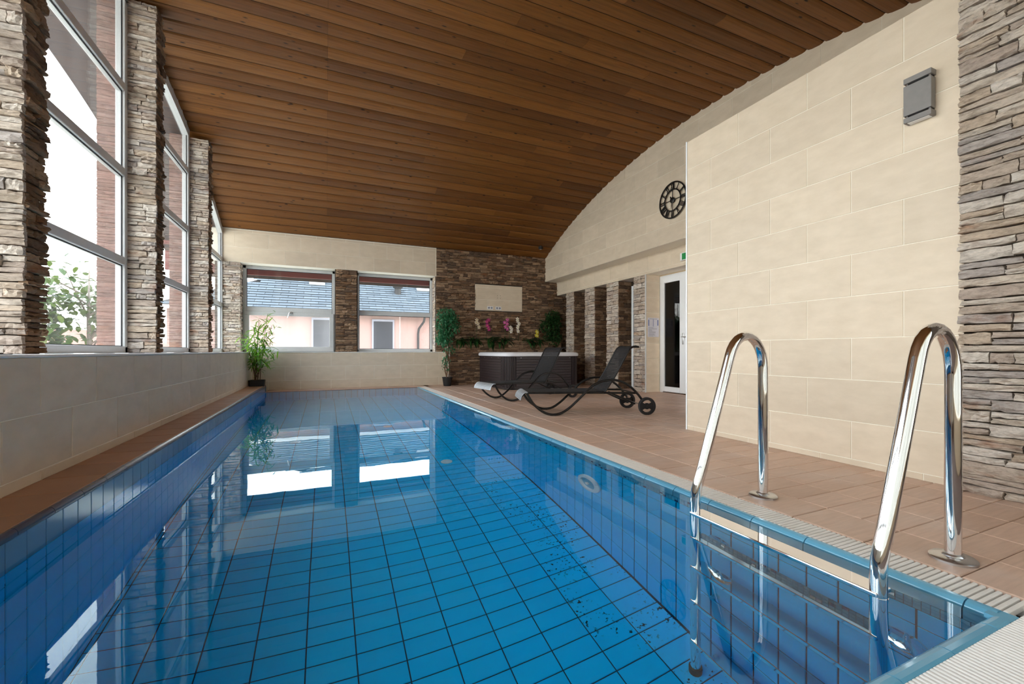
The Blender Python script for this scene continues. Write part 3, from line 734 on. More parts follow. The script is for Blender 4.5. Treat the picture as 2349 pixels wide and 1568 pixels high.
y = .64
for k in range(41):
    yA = 1.4185 + .2485 * (k - 4)
    if yA + .2485 < .62: continue
    if yA > PY1: break
    a, b = max(yA, .60), min(yA + .2485, PY1)
    specs.append((coping_mesh(b - a - .004), cmat(Vector((PX1 + .012, a + .002, 0)), Y_, -X_), .02))
for k in range(16):
    xA = 1.781 - .249 * k
    a, b = max(xA - .249, PX0), xA
    if b - a < .02: break
    specs.append((coping_mesh(b - a - .004), cmat(Vector((b - .002, .605, .0)), -X_, Y_), .02))
specs.append((coping_mesh(.08), cmat(Vector((1.866, .605, .0)), -X_, Y_), .02))
put(ce, 'coping_tile', specs, keep=True)
MB().box(1.86, 1.92, .565, .62, -.1, .001).build('corner_tile', M['coping'], ce)
# left edge navy bullnose
ne = root('ledge_edging', (0, 0, 0), 'navy glazed bullnose edging between the ledge and the left pool wall', 'edging', kind='structure')
def bull_mesh():
    key = ('edge_tile', 0)
    if key in MESH: return MESH[key]
    prof = [(0, -.03), (0, .0)] + [(.022 * math.sin(a) , -.022 + .022 * math.cos(a)) for a in [i * math.pi / 10 for i in range(6)]] + [(.022, -.03)]
    vs = [(s, p[0], p[1]) for s in (0, .242) for p in prof]; n = len(prof)
    fs = [(i, (i + 1) % n, n + (i + 1) % n, n + i) for i in range(n)] + [tuple(reversed(range(n))), tuple(range(n, 2 * n))]
    return mesh_of(key, vs, fs, M['navy'])
specs = []
for k in range(-7, 34):
    y = 2.53 + .2455 * k
    if y < PY0 - .2 or y > PY1: continue
    specs.append((bull_mesh(), cmat(Vector((-1.118, y, .121)), Y_, X_), .008))
    specs.append((tile_mesh(.016, .242, .006, M['navy'], .002), frame_mat(fr_up(.110), -1.1385, y + .05), .003))
put(ne, 'edge_tile', specs, keep=True)
# gratings
def slat_mesh(l, wd, d):
    key = ('slat', l, wd)
    if key in MESH: return MESH[key]
    c = .003; vs = []
    for (i, z) in ((0, 0), (0, d - c), (c, d)): vs += [(i, i, z), (l - i, i, z), (l - i, wd - i, z), (i, wd - i, z)]
    fs = [(8, 9, 10, 11)] + [(k * 4 + j, k * 4 + (j + 1) % 4, k * 4 + 4 + (j + 1) % 4, k * 4 + 4 + j) for k in range(2) for j in range(4)]
    return mesh_of(key, vs, fs, M['slat'])
gr = root('overflow_grating', (0, 0, 0), 'white overflow grating strip along the right edge of the pool', 'grating')
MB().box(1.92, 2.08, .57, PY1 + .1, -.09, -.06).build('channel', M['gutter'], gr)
MB().box(1.945, 1.955, .58, PY1 + .1, -.04, -.012).box(2.03, 2.04, .58, PY1 + .1, -.04, -.012).build('carrier', M['slat'], gr)
specs = []; y = .588
while y < PY1 + .08: specs.append((slat_mesh(.150, .0135, .02), frame_mat(fr_up(-.019), 1.924, y), .002)); y += .0195
put(gr, 'slat', specs, 300, keep=True)
gn = root('overflow_grating', (0, 0, 0), 'white ribbed grating across the near end of the pool', 'grating')
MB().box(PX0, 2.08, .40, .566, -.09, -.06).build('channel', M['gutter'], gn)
MB().box(PX0, 2.075, .44, .45, -.04, -.012).box(PX0, 2.075, .53, .54, -.04, -.012).build('carrier', M['slat'], gn)
specs = []; x = 2.062
while x > .2: specs.append((slat_mesh(.0115, .158, .02), frame_mat(fr_up(-.019), x, .408), .002)); x -= .0165
put(gn, 'slat', specs, 300, margin=.6, keep=True)
wat = MB(); NXW, NYW = 12, 36
wat.add([(PX0 - .002 + (PX1 + .008 - PX0) * i / NXW, PY0 - .008 + (PY1 + .01 - PY0) * j / NYW, WZ_) for j in range(NYW + 1) for i in range(NXW + 1)],
        [(j * (NXW + 1) + i, j * (NXW + 1) + i + 1, (j + 1) * (NXW + 1) + i + 1, (j + 1) * (NXW + 1) + i) for j in range(NYW) for i in range(NXW)])
o = wat.build('pool_water', M['water'], None, True); tag(o, 'calm clear blue water filling the pool', 'water', kind='structure')

# ================================================================== OBJECTS
# ---- ladder
lad = root('pool_ladder', (1.95, 1.214, 0), 'chrome pool ladder with two arched handrails at the right pool edge', 'ladder')
for y in (-.39, .39):
    c0 = 1.95
    pts = [(2.22 - c0, y, 0.0), (2.22 - c0, y, .66)]
    cxr, czr, rr = 2.085 - c0, .715, .135
    # arc from vertical leg over to the sloping leg (slope angle ~ 21 deg from vertical)
    sl = math.atan2(1.93 - 1.72, .70 - .13)
    for k in range(13):
        a = (math.pi - (math.pi / 2 - sl) + math.pi / 2 - 0) * k / 12 if False else k * (math.pi - sl) / 12
        pts.append((cxr + rr * math.cos(a), y, czr + rr * 1.28 * math.sin(a)))
    top_end = pts[-1]
    pts += [(1.765 - c0, y, .215), (1.738 - c0, y, .150), (1.722 - c0, y, .10), (1.715 - c0, y, .04), (1.715 - c0, y, -1.47)]
    MB().tube(pts, .0255, 20).build('rail', M['chrome'], lad, True, 60)
    MB().lathe([(.070, 0), (.070, .008), (.064, .014), (.034, .017), (.030, .024), (.026, .026)], 32, Matrix.Translation((2.22 - c0, y, .002)) @ Matrix.Diagonal((1.0, 1.0, 1, 1))).build('flange', M['steel'], lad, True, 40)
    MB().lathe([(.0275, -.02), (.0275, .0)], 20, Matrix.Translation((1.715 - c0, y, -.035))).build('collar', M['chrome'], lad, True, 40)
    MB().tube([(1.715 - c0, y, -1.0), (1.87 - c0, y, -1.0)], .016, 10).build('stay', M['chrome'], lad, True, 40)
    MB().lathe([(.032, 0), (.032, .04)], 16, Matrix.Translation((1.715 - c0, y, -1.498))).build('rubber_foot', M['rubber'], lad, True, 40)
for z in (-.004, -.315, -.625, -.93, -1.244):
    MB().bbox(1.685 - 1.95, 1.775 - 1.95, -.40, .40, z - .028, z, .004).build('tread', M['chrome'], lad)
# ---- pool fittings
lm = root('pool_light', (PX1, 2.78, -.655), 'round white underwater light on the right pool wall', 'pool light')
mlt = frame_mat((Vector((0, 0, 0)), -Y_, Z_, -X_), 0, 0)
MB().lathe([(.145, 0), (.145, .012), (.132, .022), (.098, .024), (.092, .012), (.092, .004)], 40, mlt).build('ring', M['acrylic'], lm, True, 40)
MB().lathe([(.092, .006), (.070, .012), (.03, .016), (.0, .017)], 32, mlt).build('lens', M['mosaic'], lm, True, 60)
MB().lathe([(.020, .014), (.020, .03), (.0, .034)], 16, mlt).build('bulb', M['acrylic'], lm, True, 40)
for a in (0, 90, 180, 270): MB().lathe([(.005, .020), (.005, .025)], 8, mlt @ Matrix.Translation((.118 * math.cos(math.radians(a)), .118 * math.sin(math.radians(a)), 0))).build('screw', M['steel'], lm)
for i, (yy, lab) in enumerate(((1.591, 'round chrome inlet cover under the far ladder rail on the right pool wall'), (.823, 'round chrome inlet cover under the near ladder rail on the right pool wall'))):
    jt = root('wall_inlet', (PX1, yy, -.47), lab, 'inlet', 'inlet covers behind the ladder')
    MB().lathe([(.075, 0), (.074, .006), (.060, .016), (.035, .022), (.0, .024)], 32, mlt).build('cover', M['chrome'], jt, True, 40)
    MB().lathe([(.016, .022), (.016, .030), (.0, .030)], 12, mlt).build('nozzle', M['steel'], jt, True, 40)
for i, (xx, yy, mm, lab) in enumerate(((-.35, 5.9, 'steel', 'small floor inlet on the pool floor towards the left wall'), (.82, 6.4, 'steel', 'small floor inlet in the far middle of the pool floor'), (1.22, 4.6, 'acrylic', 'small white ringed inlet on the pool floor near the right wall'))):
    jt = root('floor_inlet', (xx, yy, PZ + .004), lab, 'inlet')
    MB().lathe([(.065, 0), (.06, .010), (.045, .012), (.042, .004)], 24).build('ring', M[mm], jt, True, 40)
    MB().lathe([(.040, .004), (.02, .014), (0, .014)], 20).build('cap', M[mm], jt, True, 40)
# ---- loungers
PROF = [(-.35, .284), (-.31, .215), (-.253, .137), (-.16, .060), (-.08, .025), (0, .016), (.09, .035), (.20, .107), (.30, .198), (.388, .282), (.455, .345), (.527, .394), (.63, .432), (.73, .444), (.83, .430), (.907, .400), (.975, .357), (1.034, .305), (1.085, .25), (1.15, .165)]
def smooth(pts, n=3):
    out = []
    for i in range(len(pts) - 1):
        p0 = pts[max(0, i - 1)]; p1 = pts[i]; p2 = pts[i + 1]; p3 = pts[min(len(pts) - 1, i + 2)]
        for k in range(n):
            t = k / n
            out.append(tuple(.5 * (2 * b + (c - a) * t + (2 * a - 5 * b + 4 * c - d_) * t * t + (3 * b - a - 3 * c + d_) * t ** 3) for a, b, c, d_ in zip(p0, p1, p2, p3)))
    out.append(pts[-1]); return out
def lounger(loc, ang, label):
    L = root('sun_lounger', loc, label, 'sun lounger', 'black sun loungers on the deck', rot=ang)
    hw = .275
    for s in (-1, 1):
        MB().tube([(x, s * hw, z) for x, z in smooth(PROF)], .0155, 10).build('side_frame', M['black'], L, True, 60)
        MB().tube([(-.35, s * (hw - .03), .284), (.3, s * (hw - .03), .283), (1.06, s * (hw - .03), .272)], .013, 8).build('seat_rail', M['black'], L, True, 60)
        MB().lathe([(.016, 0), (.018, .012), (.012, .018)], 12, Matrix.Translation((0, s * hw, -.001))).build('foot', M['rubber'], L, True, 40)
        # wheel
        wq_ = MB(); mw = Matrix.Translation((1.175, s * (hw + .052), .112)) @ Matrix.Rotation(math.pi / 2, 4, 'X')
        wq_.lathe([(.078, -.02), (.104, -.02), (.112, -.012), (.112, .012), (.104, .02), (.078, .02), (.078, -.02)], 40, mw)
        wq_.lathe([(.0, -.012), (.036, -.012), (.040, -.006), (.040, .006), (.036, .012), (.0, .012)], 24, mw)
        poly = []
        for k in range(9): t = -1 + k / 4; poly.append((.085 * t, -.026 - .040 * t * t))
        for k in range(9): t = 1 - k / 4; poly.append((.085 * t, .026 + .040 * t * t))
        o3 = mw.to_3x3(); wq_.prism(poly, (mw.translation, o3 @ X_, o3 @ Y_, o3 @ Z_), -.010, .010)
        wh = wq_.build('wheel', M['rubber'], L, True, 40)
        MB().lathe([(.0, -.024), (.014, -.024), (.014, .024), (0, .024)], 12, mw).build('hubcap', M['black'], wh, True, 40)
        MB().tube([(.70, s * (hw - .03), .29), (1.06, s * (hw - .05), .13)], .011, 8).build('support_strut', M['black'], L, True, 60)
    MB().tube([(1.175, -hw - .05, .112), (1.175, hw + .05, .112)], .008, 8).build('axle', M['steel'], L, True, 60)
    for (x, z) in ((.0, .283), (.62, .277), (1.055, .27)): MB().tube([(x, -hw, z), (x, hw, z)], .010, 8).build('crossbar', M['black'], L, True, 60)
    # seat sling: strips
    m = MB(); x = -.33
    while x < .64: m.box(x, x + .018, -hw + .03, hw - .03, .292, .297); x += .0215
    m.build('seat_sling', M['sling'], L)
    # backrest
    bp = smooth([(.655, .285), (.78, .47), (.90, .68), (.975, .815), (1.015, .855), (1.06, .868), (1.10, .860)], 4)
    for s in (-1, 1): MB().tube([(x, s * (hw - .04), z) for x, z in bp], .013, 8).build('back_rail', M['black'], L, True, 60)
    MB().tube([(1.10, -hw + .04, .860), (1.10, hw - .04, .860)], .013, 8).build('top_bar', M['black'], L, True, 60)
    m = MB(); acc = 0; n = len(bp)
    dense = []
    for i in range(n - 1):
        for k in range(12): t = k / 12; dense.append((bp[i][0] * (1 - t) + bp[i + 1][0] * t, bp[i][1] * (1 - t) + bp[i + 1][1] * t))
    dist = 0; last = dense[0]; start = dense[0]; acc = 0
    for p in dense[1:]:
        acc += math.hypot(p[0] - last[0], p[1] - last[1]); last = p
        if acc > .0185:
            dx, dz = p[0] - start[0], p[1] - start[1]; l = math.hypot(dx, dz); ex, ez = start[0] + dx * .80, start[1] + dz * .80
            nx, nz = -dz / l * .004, dx / l * .004
            w2 = hw - .045
            vs = [(start[0], -w2, start[1]), (start[0], w2, start[1]), (ex, w2, ez), (ex, -w2, ez)]
            vs = vs + [(a + nx, b, c + nz) for a, b, c in vs]
            m.add(vs, [(3, 2, 1, 0), (4, 5, 6, 7), (0, 1, 5, 4), (1, 2, 6, 5), (2, 3, 7, 6), (3, 0, 4, 7)])
            start = p; acc = 0
    # threads along the sling
    for j in range(14):
        yy = -hw + .06 + j * (2 * hw - .12) / 13
        m.tube([(x - .004, yy, z + .003) for x, z in bp[::3]], .0022, 4, cap=False)
    m.build('back_sling', M['sling'], L)
    # silver foot pad
    pp = smooth([(-.335, .296), (-.365, .294), (-.395, .272), (-.415, .240), (-.425, .205)], 3); vs = []
    for (x, z) in pp: vs += [(x, -hw - .005, z), (x, hw + .005, z)]
    vs2 = [(x - .008, y, z - .006) for x, y, z in vs]; k = len(vs)
    fs = [(2 * i, 2 * i + 1, 2 * i + 3, 2 * i + 2) for i in range(len(pp) - 1)] + [(k + 2 * i + 2, k + 2 * i + 3, k + 2 * i + 1, k + 2 * i) for i in range(len(pp) - 1)]
    fs += [(2 * i + 2, k + 2 * i + 2, k + 2 * i, 2 * i) for i in range(len(pp) - 1)] + [(2 * i + 1, k + 2 * i + 1, k + 2 * i + 3, 2 * i + 3) for i in range(len(pp) - 1)]
    pad = MB().add(vs + vs2, fs).build('foot_pad', M['silver'], L, True, 50)
    pad['label'] = 'silver foot pad'
    m = MB()
    for j in range(1, 12):
        x, z = pp[j]; m.tube([(x - .0095, -hw + .02, z - .004), (x - .0095, hw - .02, z - .004)], .003, 5)
    m.build('rib', M['lampgrey'], pad)
lounger((2.69, 4.905, 0), math.radians(-17.3), 'black sun lounger with silver foot pad, standing in front nearer the bright block')
lounger((2.723, 6.522, 0), math.radians(8), 'black sun lounger with silver foot pad, standing behind beside the hot tub')
# ---- hot tub
ht = root('hot_tub', (4.25, 8.88, 0), 'dark brown square hot tub with white acrylic rim in front of the stone wall', 'hot tub')
def rrect(hx, hy, r, n=8):
    out = []
    for cx_, cy_, a0 in ((hx - r, hy - r, 0), (-hx + r, hy - r, 90), (-hx + r, -hy + r, 180), (hx - r, -hy + r, 270)):
        for k in range(n + 1): a = math.radians(a0 + 90 * k / n); out.append((cx_ + r * math.cos(a), cy_ + r * math.sin(a)))
    return out
def loft(rings, caps=(True, True)):
    n = len(rings[0][0]); vs = []; fs = []
    for poly, z in rings: vs += [(x, y, z) for x, y in poly]
    for i in range(len(rings) - 1):
        for k in range(n): fs.append((i * n + k, i * n + (k + 1) % n, (i + 1) * n + (k + 1) % n, (i + 1) * n + k))
    if caps[0]: fs.append(tuple(reversed(range(n))))
    if caps[1]: fs.append(tuple(range((len(rings) - 1) * n, len(rings) * n)))
    return vs, fs
HX, HY = .90, .88
MB().add(*loft([(rrect(HX - .06, HY - .06, .2), 0), (rrect(HX - .06, HY - .06, .2), .05)])).build('base', M['black'], ht, True, 40)
# body: corner posts + panels
MB().add(*loft([(rrect(HX - .02, HY - .02, .19), .03), (rrect(HX - .02, HY - .02, .19), .70)], (True, True))).build('body', M['tub'], ht, True, 40)
for sgx, sgy in ((-1, -1), (1, -1), (-1, 1), (1, 1)):
    m = MB()
    for k in range(9):
        a = math.radians(90 * k / 8); cx_, cy_ = (HX - .21), (HY - .21)
        m.tube([(sgx * (cx_ + .195 * math.cos(a)), sgy * (cy_ + .195 * math.sin(a)), .05), (sgx * (cx_ + .195 * math.cos(a)), sgy * (cy_ + .195 * math.sin(a)), .70)], .014, 6)
    m.build('corner_panel', M['tub'], ht, True, 60)
for k in range(11):
    z = .075 + k * .056
    MB().bbox(-HX - .002, -HX + .02, -HY + .24, HY - .24, z, z + .052, .004).build('side_slat', M['tub'], ht)
    MB().bbox(-HX + .24, HX - .24, -HY - .002, -HY + .02, z, z + .052, .004).build('side_slat', M['tub'], ht)
rim = [(rrect(HX - .02, HY - .02, .22), .695), (rrect(HX + .022, HY + .022, .23), .700), (rrect(HX + .03, HY + .03, .23), .725), (rrect(HX + .022, HY + .022, .23), .762), (rrect(HX - .01, HY - .01, .22), .782), (rrect(HX - .08, HY - .08, .22), .785), (rrect(HX - .13, HY - .13, .22), .770), (rrect(HX - .17, HY - .17, .2), .60)]
MB().add(*loft(rim, (True, True))).build('rim', M['acrylic'], ht, True, 50)
MB().add(*loft([(rrect(HX - .175, HY - .175, .2), .62), (rrect(HX - .175, HY - .175, .2), .69)])).build('tub_water', M['mosaic'], ht, True, 40)
for (x, y) in [(-HX - .004, -.5), (-HX - .004, -.1), (-HX - .004, .35)]: MB().lathe([(.008, 0), (.006, .004)], 8, frame_mat((Vector((x, y, .665)), -Y_, Z_, -X_), 0, 0)).build('screw', M['steel'], ht)
for x in (-.55, .1, .62): MB().lathe([(.008, 0), (.006, .004)], 8, frame_mat((Vector((x, -HY - .004, .665)), X_, Z_, -Y_), 0, 0)).build('screw', M['steel'], ht)
for x in (.0, .09): MB().box(x - .03, x + .03, -HY - .008, -HY, .26, .32).build('vent_cover', M['lampgrey'], ht)
# ---- wall lamp
wlq = root('wall_lamp', (3.40, 1.405, 2.38), 'grey boxy up-and-down wall lamp high on the bright block', 'wall lamp')
MB().bbox(-.030, 0, -.060, .060, -.125, .125, .003).build('back_plate', M['lampdark'], wlq)
MB().bbox(-.060, -.008, -.068, .068, -.098, .090, .003).build('front_plate', M['lampgrey'], wlq)
MB().bbox(-.060, 0, -.068, .068, .104, .138, .003).build('cap', M['lampgrey'], wlq)
MB().bbox(-.060, 0, -.068, .068, -.142, -.110, .003).build('cap', M['lampgrey'], wlq)
MB().box(-.050, -.008, -.052, .052, -.144, -.1415).build('diffuser', M['white'], wlq)
m = MB()
for y in (-.055, .055):
    for z in (-.104, .097): m.lathe([(.006, -.008), (.006, .008)], 8, Matrix.Translation((-.045, y, z)))
m.build('spacer', M['steel'], wlq)
# ---- clock
ck = root('wall_clock', (XR - .002, 5.465, 3.34), 'large black openwork wall clock with Roman numerals on the upper right wall', 'clock')
cf = (Vector((-.02, 0, 0)), -Y_, Z_, -X_); cm = frame_mat(cf, 0, 0)
def ring(r0, r1): return MB().lathe([(r0, -.006), (r1, -.006), (r1, .006), (r0, .006), (r0, -.006)], 56, cm)
ring(.283, .305).build('outer_ring', M['black'], ck, True, 40); ring(.168, .188).build('inner_ring', M['black'], ck, True, 40)
MB().lathe([(.0, -.02), (.045, -.02), (.048, .01), (.03, .016), (0, .016)], 24, cm).build('hub', M['black'], ck, True, 40)
m = MB()
for a in (0, 90, 180, 270):
    mm = cm @ Matrix.Rotation(math.radians(a), 4, 'Z'); m.box(.04, .172, -.005, .005, -.004, .004, M_=mm)
m.build('spoke', M['black'], ck)
NUM = ['XII', 'I', 'II', 'III', 'IIII', 'V', 'VI', 'VII', 'VIII', 'IX', 'X', 'XI']
for h, tx in enumerate(NUM):
    a = -math.radians(30 * h); mm = cm @ Matrix.Rotation(a, 4, 'Z') @ Matrix.Translation((0, .236, 0)); m = MB()
    wds = {'I': .020, 'V': .046, 'X': .046}; tot = sum(wds[c] for c in tx); x = -tot / 2
    for c in tx:
        wd = wds[c]; xc = x + wd / 2
        if c == 'I': m.box(xc - .006, xc + .006, -.05, .05, -.004, .004, M_=mm)
        else:
            for sg in (-1, 1):
                top, bot = (xc + sg * wd * .36, xc - sg * wd * .36) if c == 'X' else (xc + sg * wd * .36, xc + sg * .003)
                t_ = .006 if sg > 0 else .004
                vs = [(bot - t_, -.05, z) for z in (-.004, .004)] + [(bot + t_, -.05, z) for z in (-.004, .004)] + [(top + t_, .05, z) for z in (-.004, .004)] + [(top - t_, .05, z) for z in (-.004, .004)]
                m.add([mm @ Vector(v) for v in vs], [(1, 3, 5, 7), (6, 4, 2, 0), (0, 2, 3, 1), (2, 4, 5, 3), (4, 6, 7, 5), (6, 0, 1, 7)])
        x += wd
    m.build('numeral', M['black'], ck)
for ln, an, wdt, nm in ((.085, 30, .008, 'hour_hand'), (.15, 175, .005, 'minute_hand')):
    mm = cm @ Matrix.Rotation(math.radians(an), 4, 'Z') @ Matrix.Translation((0, 0, .014)); MB().prism([(-wdt, .02), (wdt, .02), (wdt * 1.6, ln * .7), (0, ln), (-wdt * 1.6, ln * .7)], (mm.translation, (mm.to_3x3() @ X_), (mm.to_3x3() @ Y_), (mm.to_3x3() @ Z_)), 0, .003).build(nm, M['black'], ck)
# ---- exit sign, notice, ceiling spot
es = root('exit_sign', (5.71, 5.50, 2.445), 'small green and white emergency exit sign on the lintel, partly behind the bright block', 'sign')
MB().bbox(-.05, 0, -.13, .13, -.065, .065, .004).build('housing', M['white'], es); MB().box(-.053, -.0495, -.11, .085, -.055, .055).build('face', M['green_sign'], es)
nb = root('notice', (5.895, 6.553, 1.27), 'printed notice sheet on the cream reveal beside the glass door', 'poster')
MB().box(-.14, .14, -.003, 0, -.185, .19).build('sheet', M['paper'], nb)
m = MB(); m.box(-.125, -.105, -.0045, -.003, .03, .15).box(-.01, 0, -.0045, -.003, .02, .16).box(.10, .125, -.0045, -.003, .04, .15); m.build('print', M['ink_blue'], nb)
m = MB(); r = random.Random(3)
for k in range(9): m.box(-.12, -.12 + r.uniform(.08, .23), -.0045, -.003, -.17 + k * .02, -.163 + k * .02)
m.box(-.10, .09, -.0045, -.003, .165, .172); m.build('print_lines', M['ink_grey'], nb)
sp_ = root('ceiling_spot', (4.99, 9.6, zc(9.6) - .02), 'small dark round spotlight under the ceiling in the far right corner', 'spotlight')
MB().lathe([(.0, -.075), (.045, -.07), (.06, -.04), (.055, -.01), (.03, .0), (.03, .02)], 20).build('body', M['lampdark'], sp_, True, 50); MB().lathe([(.0, -.078), (.03, -.076), (.03, -.07)], 16).build('lens', M['steel'], sp_, True, 50)

# ---- plants
def leaf_mesh(key, ln, wd, mat, droop=.25, n=4):
    k = (key, 0)
    if k in MESH: return MESH[k]
    vs = []; fs = []
    for i in range(n + 1):
        t = i / n; w2 = wd / 2 * math.sin(math.pi * min(1, .12 + t * .88)) ** .8 * (1 if i < n else .05); z = -droop * ln * t * t
        vs += [(ln * t, -w2, z + .12 * w2), (ln * t, 0, z - .1 * w2), (ln * t, w2, z + .12 * w2)]
    for i in range(n):
        b = i * 3; fs += [(b, b + 3, b + 4, b + 1), (b + 1, b + 4, b + 5, b + 2)]
    return mesh_of(k, vs, fs, mat, True)
def orient(p, az, el, sc=1.0, roll=0):
    return Matrix.Translation(p) @ Matrix.Rotation(az, 4, 'Z') @ Matrix.Rotation(-el, 4, 'Y') @ Matrix.Rotation(roll, 4, 'X') @ Matrix.Scale(sc, 4)
def place_leaves(parent, name, rec, mats_):
    for mt in mats_:
        o = bpy.data.objects.new(name, rec[0]); COL.objects.link(o); o.parent = parent; o.matrix_local = mt
def join_leaves(parent, name, rec, mats_):
    mb = MB()
    for mt in mats_: mb.add([mt @ v for v in rec[1]], rec[2])
    o = mb.build(name, rec[3], parent, True); o['kind'] = 'stuff'; return o
# bamboo
r = random.Random(21)
bam = root('potted_bamboo', (-1.24, 9.66, .121), 'green potted bamboo on the ledge in the far left corner', 'plant')
mb = MB(); mb.add(*loft([(rrect(.125, .10, .02, 3), 0), (rrect(.135, .11, .02, 3), .12), (rrect(.125, .10, .02, 3), .12), (rrect(.12, .095, .02, 3), .10)])); mb.build('pot', M['pot'], bam, True, 40)
mats_ = []
for k in range(9):
    bx, by = r.uniform(-.05, .05), r.uniform(-.04, .04)
    tx, ty, tz = [(.05, -.05, 1.25), (.18, 0, 1.42), (-.05, -.1, 1.1), (.26, -.03, 1.20), (-.26, .02, 1.02), (.02, .05, 1.32), (.14, -.10, .95), (-.16, -.08, .85), (.30, -.08, .72)][k]
    pts = [(bx + (tx - bx) * t ** 1.3, by + (ty - by) * t ** 1.3, .08 + (tz - .08) * t) for t in [i / 7 for i in range(8)]]
    MB().tube(pts, [.007 * (1 - .6 * i / 7) for i in range(8)], 6).build('cane', M['stem'], bam, True)
    for i in range(46):
        t = r.uniform(.34, 1.02); p = Vector((bx + (tx - bx) * t ** 1.3, by + (ty - by) * t ** 1.3, .08 + (tz - .08) * t))
        p += Vector((r.gauss(0, .055), r.gauss(0, .05), r.gauss(0, .03)))
        mats_.append(orient(p, r.uniform(0, 6.28), r.uniform(-.9, .7), r.uniform(.7, 1.25), r.uniform(-.6, .6)))
for i in range(70):  # low skirt of leaves at sill height
    a = r.uniform(0, 6.28); rr = r.uniform(.02, .20); mats_.append(orient(Vector((.05 + rr * math.cos(a), -.02 + rr * math.sin(a) * .6, r.uniform(.45, .80))), a, r.uniform(-.8, .3), r.uniform(.9, 1.3), r.uniform(-.5, .5)))
recb = leaf_mesh('bamboo_leaf', .165, .023, M['leaf_bamboo'])
place_leaves(bam, 'leaf', recb, mats_[:290]); join_leaves(bam, 'leaf_mass', recb, mats_[290:])
# ficus trees
def ficus(name, loc, label, crown, n, pot, stems, leafmat, low):
    T = root(name, loc, label, 'plant')
    if pot:
        MB().lathe([(.085, 0), (.115, .19), (.122, .19), (.122, .205), (.108, .205), (.104, .18)], 24).build('pot', M['pot'], T, True, 40)
        MB().lathe([(0, .178), (.103, .178)], 20).build('soil', M['soil'], T)
    for pts in stems: MB().tube(smooth(pts, 3), .014, 7).build('trunk', M['stem'], T, True)
    rr_ = random.Random(len(label)); ms = []
    for (cx_, cy_, cz_, rx, ry, rz, k) in crown:
        for i in range(k):
            u = Vector((rr_.gauss(0, 1), rr_.gauss(0, 1), rr_.gauss(0, 1))).normalized() * (rr_.random() ** .4)
            p = Vector((cx_ + u.x * rx, cy_ + u.y * ry, cz_ + u.z * rz)); ms.append(orient(p, rr_.uniform(0, 6.28), rr_.uniform(-1.2, .3), rr_.uniform(.7, 1.3), rr_.uniform(-.6, .6)))
    join_leaves(T, 'foliage', leaf_mesh('ficus_leaf_' + leafmat, .062, .030, M[leafmat], .2, 3), ms)
    return T
ficus('potted_ficus', (2.58, 9.66, 0), 'tall potted ficus with twisted trunk at the left edge of the stone wall', [(.0, 0, 1.62, .27, .24, .20, 500), (.02, 0, 1.38, .30, .22, .25, 700), (-.08, 0, 1.12, .20, .2, .22, 360), (.03, .0, .86, .13, .12, .12, 60), (-.04, 0, .55, .10, .10, .22, 70)], 0, True,
      [[(-.02, 0, .18), (.0, 0, .4), (-.05, .0, .62), (.03, 0, .85), (0, 0, 1.15), (-.03, 0, 1.4)], [(.04, 0, .18), (.05, 0, .5), (.02, 0, .8), (.06, 0, 1.05), (.03, 0, 1.4)], [(0, .02, .18), (-.06, 0, .42), (.02, 0, .6), (-.04, 0, .82)]], 'leaf_ficus', 0)
ficus('bushy_ficus', (5.40, 9.88, .97), 'dark bushy ficus standing on the planter in the far right corner', [(.10, -.02, .74, .24, .13, .22, 420), (0, -.05, .50, .34, .16, .24, 620), (.06, -.08, .20, .28, .15, .24, 460)], 0, False,
      [[(.05, 0, 0), (.03, 0, .3), (.06, 0, .7)], [(.12, .02, 0), (.14, 0, .35), (.10, 0, .6)]], 'leaf_dark', 0)
# planter greenery: ferns, each its own
recf = leaf_mesh('fern_leaf', .21, .042, M['leaf_dark'], .55, 5)
for i, (x, lab) in enumerate(((2.98, 'dark trailing fern in the planter beside the ficus trunk'), (3.32, 'dark trailing fern in the planter left of the cream orchid'), (3.72, 'dark trailing fern in the planter below the magenta orchid'), (4.05, 'glossy dark plant hanging low over the planter edge left of the bare stretch'), (4.75, 'dark fern in the planter below the yellow orchid'), (5.02, 'dark fern in the planter beside the far right ficus'))):
    T = root('planter_fern', (x, 9.885, .97), lab, 'plant', 'ferns in the stone planter'); rr_ = random.Random(90 + i)
    MB().lathe([(.05, -.0), (.06, .06), (.055, .06)], 14).build('rootball', M['soil'], T)
    place_leaves(T, 'frond', recf, [orient(Vector((rr_.uniform(-.10, .10), rr_.uniform(-.09, -.02), rr_.uniform(.06, .15))), rr_.uniform(-3.3, .2), rr_.uniform(-.5, .7), rr_.uniform(.8, 1.35), rr_.uniform(-.4, .4)) for k in range(34)])
